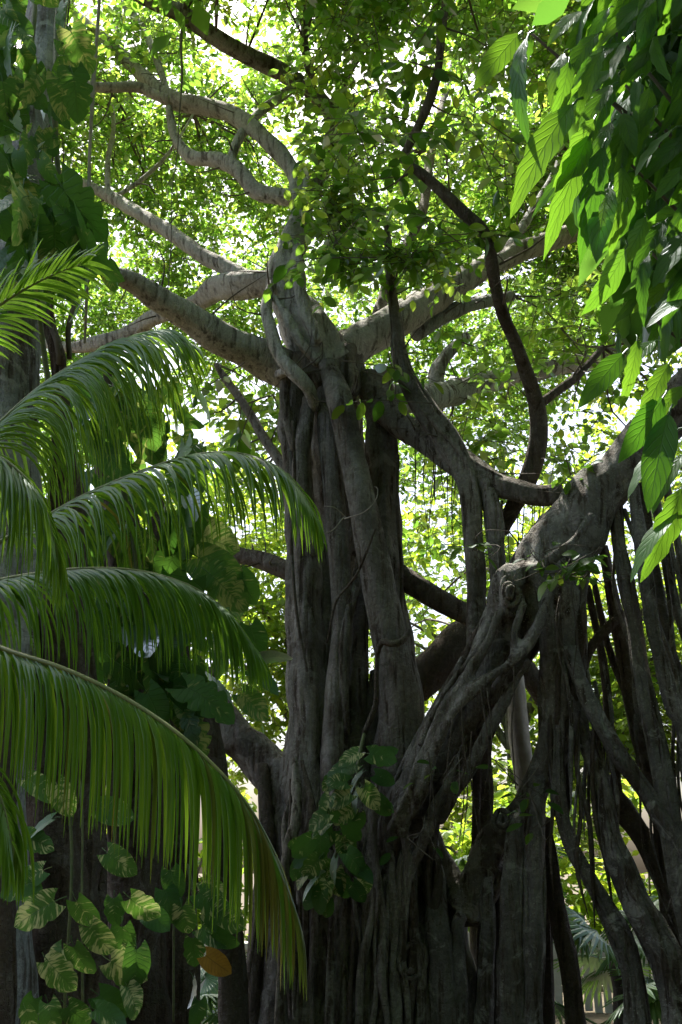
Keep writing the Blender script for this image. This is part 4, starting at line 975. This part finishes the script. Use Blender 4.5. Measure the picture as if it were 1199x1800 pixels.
def mk(mat, **kw):
    me = blade('leaf', **kw); me.materials.append(mat); return me
POTH = [mk(M_POTH, rows=9, width=heartw, fold=.22, droop=.3, petiole=.3, heart=.22, wave=.03), mk(M_POTH, rows=20, width=heartw, fold=.3, droop=.42, petiole=.3, heart=.35, lobes=cut), mk(M_POTH, rows=9, width=heartw, fold=.12, droop=.5, petiole=.3, heart=.25, wave=.05)]
VARI = [mk(M_VARI, rows=9, width=heartw, fold=.2, droop=.3, petiole=.3, heart=.22, wave=.03), mk(M_VARI, rows=9, width=heartw, fold=.32, droop=.45, petiole=.3, heart=.25, wave=.04), mk(M_VARI, rows=11, width=heartw, fold=.2, droop=.38, petiole=.3, heart=.2, lobes=lambda i, t: .85 if i % 3 == 1 and t > .3 else 1.)]
DEAD = mk(M_DEAD, rows=9, width=heartw, fold=.5, droop=.5, petiole=.3, heart=.2, wave=.15)

def vine(name, label, base, stems, mat=M_STEM):
    t = thing(name, label, 'vine', base)
    for st in stems: tube('stem', st, mat, t, seg=7, step=.08, wob=.015)
    return t
def vleaf(v, meshes, px, py, Y, size, ang, tilt=.6, label=None, nz=.34):
    """ang: degrees of the tip direction in the picture, 0 = straight down, + = to the right"""
    a = math.radians(ang)
    d = RT * math.sin(a) - UP * math.cos(a) + FW * rnd.uniform(-.5, .1)
    nrm = -FW * tilt + np.array([0, 0, 1.]) * (1.15 - tilt) + rng.normal(0, nz, 3)
    o = leaf_obj(rnd.choice(meshes) if isinstance(meshes, list) else meshes, at(px, py, Y), d, nrm, size, v, label=label)
    return o

v1 = vine('climbing_vine', 'dense glossy climbing vine covering the upper trunk at the left edge', at(40, gpy(5.9, 0), 5.9),
          [[(60, -60, 5.95, 4), (50, 150, 5.85, 5), (35, 350, 5.7, 5), (60, 520, 5.6, 5), (90, 700, 5.7, 5)], [(110, -60, 6.1, 4), (95, 200, 5.85, 5), (110, 400, 5.8, 4)], [(20, 0, 5.9, 4), (0, 300, 5.7, 4)]])
for k in range(150):
    py = rnd.uniform(-60, 520); e = 118 + (max(0, py - 330) * .35 if py > 330 else 0) + 25 * math.sin(py / 60)
    px = rnd.uniform(-60, e)
    if 50 < px < 112 and -40 < py < 110: continue
    vleaf(v1, POTH, px, py, rnd.uniform(5.3, 5.85), rnd.uniform(.13, .25), rnd.gauss(12, 42), rnd.uniform(.25, .85))
for px, py, s_, a in ((120, 380, .34, 30), (140, 400, .36, 20), (95, 400, .36, 5), (150, 470, .3, 8), (60, 420, .34, -10), (30, 330, .34, 25), (110, 330, .34, 35), (20, 60, .26, -20), (125, 55, .24, 30), (128, 130, .26, 15)):
    vleaf(v1, POTH[1], px, py, 5.25, s_, a, .55)
v2 = vine('climbing_vine', 'big leaved variegated vine on the dark roots behind the palm fronds', at(250, gpy(7, 0), 7.0),
          [[(200, 640, 7.0, 5), (220, 850, 6.9, 5), (250, 1100, 6.8, 5), (270, 1300, 6.8, 5)], [(300, 900, 7.2, 5), (320, 1100, 7.2, 5), (310, 1250, 7.2, 4)]])
for px, py, s_, a in ((160, 740, .4, 10), (200, 700, .42, 25), (250, 700, .4, 40), (180, 790, .4, 60), (150, 830, .36, -20), (240, 760, .4, 60), (120, 690, .36, -15), (150, 640, .36, 0), (330, 930, .5, 50), (350, 980, .5, 65), (370, 1010, .42, 40), (310, 960, .45, 10), (290, 900, .4, -10), (200, 1160, .45, 60), (170, 1130, .4, 20), (250, 1150, .42, 40), (300, 1190, .42, 50), (330, 1210, .45, 55), (350, 1180, .4, 70), (260, 1220, .4, 20), (290, 1240, .4, 35), (330, 1260, .4, 20), (380, 1120, .36, 30), (400, 1050, .4, 40), (150, 950, .4, 10), (230, 980, .4, 30), (180, 1060, .4, 0), (100, 1000, .4, -10), (90, 880, .4, 5), (420, 1010, .3, 30), (440, 1180, .3, 60), (425, 1220, .3, 40), (455, 1160, .3, 70), (440, 1100, .3, 20)):
    vleaf(v2, POTH + VARI[:1], px, py, rnd.uniform(6.5, 7.0), s_ * .72, a + rnd.gauss(0, 12), rnd.uniform(.35, .75))
for k in range(100):
    vleaf(v2, POTH, rnd.uniform(60, 350), rnd.uniform(650, 1280), rnd.uniform(6.6, 7.1), rnd.uniform(.18, .32), rnd.gauss(15, 35), rnd.uniform(.35, .75))
v3 = vine('climbing_vine', 'cream streaked vine with round leaves trailing over the lower left roots', at(120, gpy(5, 0), 5.0),
          [[(118, 1360, 5.6, 3), (124, 1500, 5.55, 3), (122, 1650, 5.5, 3), (118, 1800, 5.5, 3)], [(140, 1370, 5.6, 2.5), (145, 1480, 5.55, 2.5), (150, 1620, 5.5, 2.5), (148, 1790, 5.5, 2.5)], [(330, 1520, 6.4, 3), (345, 1600, 6.4, 3), (350, 1700, 6.4, 3)], [(305, 1600, 6.6, 2), (304, 1800, 6.6, 2)]])
for px, py, s_, a, Y in ((90, 1440, .2, -60, 5.2), (40, 1470, .19, 70, 5.2), (75, 1530, .17, -50, 5.1), (95, 1585, .24, -70, 5.0), (60, 1550, .2, -80, 5.1), (30, 1540, .2, 40, 5.2), (135, 1585, .19, 35, 5.0), (160, 1630, .2, 40, 5.0), (215, 1630, .19, 10, 5.1), (130, 1665, .2, 30, 5.0), (110, 1670, .19, -40, 5.1), (85, 1690, .21, 60, 5.0), (240, 1670, .21, 15, 5.0), (195, 1690, .22, 50, 5.0), (225, 1735, .19, 30, 5.0), (175, 1750, .2, 60, 5.0), (85, 1765, .17, 10, 5.0), (60, 1755, .14, -20, 5.1), (120, 1770, .17, 60, 5.0), (170, 1775, .19, 60, 4.9), (230, 1580, .2, 55, 5.2), (255, 1600, .18, 60, 5.3), (190, 1500, .2, 55, 5.4), (50, 1370, .2, 60, 5.3), (100, 1380, .2, 30, 5.3), (175, 1420, .22, 60, 5.4), (200, 1580, .16, 0, 5.3),
                         (300, 1530, .2, 10, 6.0), (290, 1565, .22, 25, 6.0), (320, 1595, .2, 25, 6.0), (350, 1570, .24, 60, 6.2), (370, 1600, .26, 60, 6.2), (355, 1630, .24, 50, 6.2), (380, 1640, .2, 40, 6.2), (340, 1650, .2, 20, 6.3), (360, 1550, .2, 40, 6.3), (340, 1720, .18, 20, 6.3), (350, 1760, .18, 0, 6.3), (45, 1775, .12, 20, 4.9)):
    vleaf(v3, VARI, px, py, Y, s_ * .78, a + rnd.gauss(0, 8), rnd.uniform(.6, .95), nz=.22)
vleaf(v3, DEAD, 362, 1680, 6.1, .15, 60, .8, label='withered yellow brown leaf')
v4 = vine('climbing_vine', 'small clump of cream marked vine leaves clinging to the central trunk', at(620, gpy(8.4, 0), 8.4),
          [[(640, 1290, 8.3, 3), (630, 1340, 8.2, 3), (620, 1420, 8.15, 3), (590, 1500, 8.1, 3), (575, 1580, 8.1, 2.5)]])
for px, py, a in ((630, 1322, -70), (625, 1345, -60), (610, 1375, -75), (615, 1395, -60), (650, 1325, 70), (660, 1362, 85), (640, 1385, 40), (660, 1405, 75), (618, 1420, -50), (600, 1350, -60), (575, 1430, -50), (585, 1460, -45), (570, 1490, -60), (560, 1510, -40), (600, 1480, 20), (610, 1500, 50), (590, 1530, 10), (555, 1545, -50), (575, 1550, -20), (600, 1545, 30), (545, 1500, -60), (625, 1520, 60), (580, 1400, -50), (565, 1470, 0), (610, 1450, 40), (540, 1530, -30), (548, 1475, -70), (620, 1555, 40), (566, 1565, -10), (590, 1510, -30)):
    vleaf(v4, VARI, px, py, rnd.uniform(7.9, 8.12), rnd.uniform(.14, .2), a + rnd.gauss(0, 10), rnd.uniform(.45, .8), nz=.22)
    if rnd.random() < .6: vleaf(v4, VARI, px + rnd.uniform(-22, 22), py + rnd.uniform(-18, 18), rnd.uniform(8.0, 8.15), rnd.uniform(.11, .17), a + rnd.gauss(0, 35), rnd.uniform(.4, .8), nz=.25)

# ================================================================== overhanging broad leaves at upper right
M_BROAD = big_leaf_mat('broad lobed leaf', [(0, (.025, .075, .016)), (1, (.05, .12, .026))], [(0, (.12, .34, .02)), (1, (.26, .52, .03))], (.09, .18, .05), tw=.5, gloss=.25, rough=.38, nv=8.)
lw = lambda t: .135 * (math.sin(math.pi * min(1, t ** .8 * .97 + .03)) ** .8)
BROAD = [mk(M_BROAD, rows=12, width=lw, fold=.3, droop=.35, petiole=.18, wave=.08, lobes=lambda i, t: (1.0, .84, 1.08)[i % 3]),
         mk(M_BROAD, rows=10, width=lambda t: lw(t) * 1.15, fold=.2, droop=.2, petiole=.18, wave=.1),
         mk(M_BROAD, rows=12, width=lambda t: lw(t) * .85, fold=.35, droop=.5, petiole=.18, lobes=lambda i, t: (1.05, .8)[i % 2])]
OB = np.array([2.75, 4.6, 0.])
over = thing('broadleaf_tree', 'overhanging tree at upper right with large drooping lobed leaves', 'tree', OB)
wood('trunk', [sweep(np.array([(2.75, 4.6, -.1), (2.7, 4.6, 1.5), (2.65, 4.55, 3.2), (2.4, 4.4, 5.2)]), np.array([.14, .12, .1, .05]), 14, .1)], M_BARK, over)
def obranch(*ends):
    for a_, e in ends:
        p0 = np.array([2.66, 4.55, a_]); e = at(*e)
        wood('branch', [sweep(np.array([p0, (p0 + e) / 2 + np.array([0, 0, .18]), e]), np.array([.03, .018, .007]), 8, .08)], M_TWIG, over)
obranch((3.0, (1070, 40, 4.3)), (3.0, (1100, 150, 4.2)), (2.8, (1110, 290, 4.2)), (2.6, (1130, 430, 4.3)), (2.4, (1150, 560, 4.3)), (2.2, (1185, 690, 4.3)), (3.3, (930, 55, 4.3)), (2.0, (1195, 820, 4.3)))
def oleaf(x0, y0, x1, y1, Y, tilt=.5, m=None):
    a_ = at(x0, y0, Y); b_ = at(x1, y1, Y - .08); L_ = np.linalg.norm(b_ - a_)
    nrm = -FW * tilt + np.array([0, 0, 1.]) * .6 + RT * rnd.gauss(0, .35) + rng.normal(0, .12, 3)
    leaf_obj(BROAD[rnd.randrange(3) if m is None else m], a_, b_ - a_, nrm, L_, over)
for q_ in ((925, 68, 868, 196), (912, 60, 838, 136), (930, 62, 932, 105), (1005, 185, 893, 322), (990, 95, 955, 180), (1000, 110, 985, 200), (1060, 90, 1012, 160), (1050, 60, 985, 120),
           (1075, 150, 1010, 215), (1045, 210, 1000, 300), (1035, 240, 968, 385), (1060, 260, 1020, 400), (1100, 355, 1062, 420), (1070, 330, 1040, 440), (1100, 440, 1050, 550), (1140, 450, 1110, 530),
           (1020, 20, 960, 60), (1070, 15, 1020, 70), (1110, 60, 1060, 120), (1095, 622, 1024, 702), (1150, 600, 1090, 640), (1120, 600, 1112, 690), (1165, 700, 1100, 800), (1175, 730, 1135, 880), (1185, 760, 1085, 850),
           (1199, 800, 1140, 870), (1199, 860, 1150, 1000), (1190, 900, 1090, 978), (1199, 680, 1150, 730), (1175, 640, 1130, 720)):
    oleaf(*q_, rnd.uniform(3.95, 4.15), m=None)
for k in range(265):
    py = rnd.uniform(-200, 500); lo = 1010 + 55 * abs(math.sin(py / 90)) + (65 if py > 300 else 0) + (40 if py > 400 else 0) + (30 if py < 120 else 0)
    px = rnd.uniform(lo, 1290); L_ = rnd.uniform(55, 130); an = math.radians(rnd.gauss(28, 20))
    oleaf(px, py, px - L_ * math.sin(an), py + L_ * math.cos(an), rnd.uniform(4.05, 4.9), rnd.uniform(.3, .8))
# crown mass added behind and above those leaves to shade them
oc = sunlit(frustum(620, 1080, 1560, -650, 520, 4.7, 6.0), [(at(950, 130, 4.1), .5), (at(1020, 280, 4.1), .3)])
(p, d, nm, sz, ti), _tw = sprays(oc, 5, .4, .26, hang=.9)
obj('foliage', cloud_mesh('foliage', p - OB, d, nm, sz, FICUS_V, FICUS_F, ti), M_SHRUB, over, 'stuff')
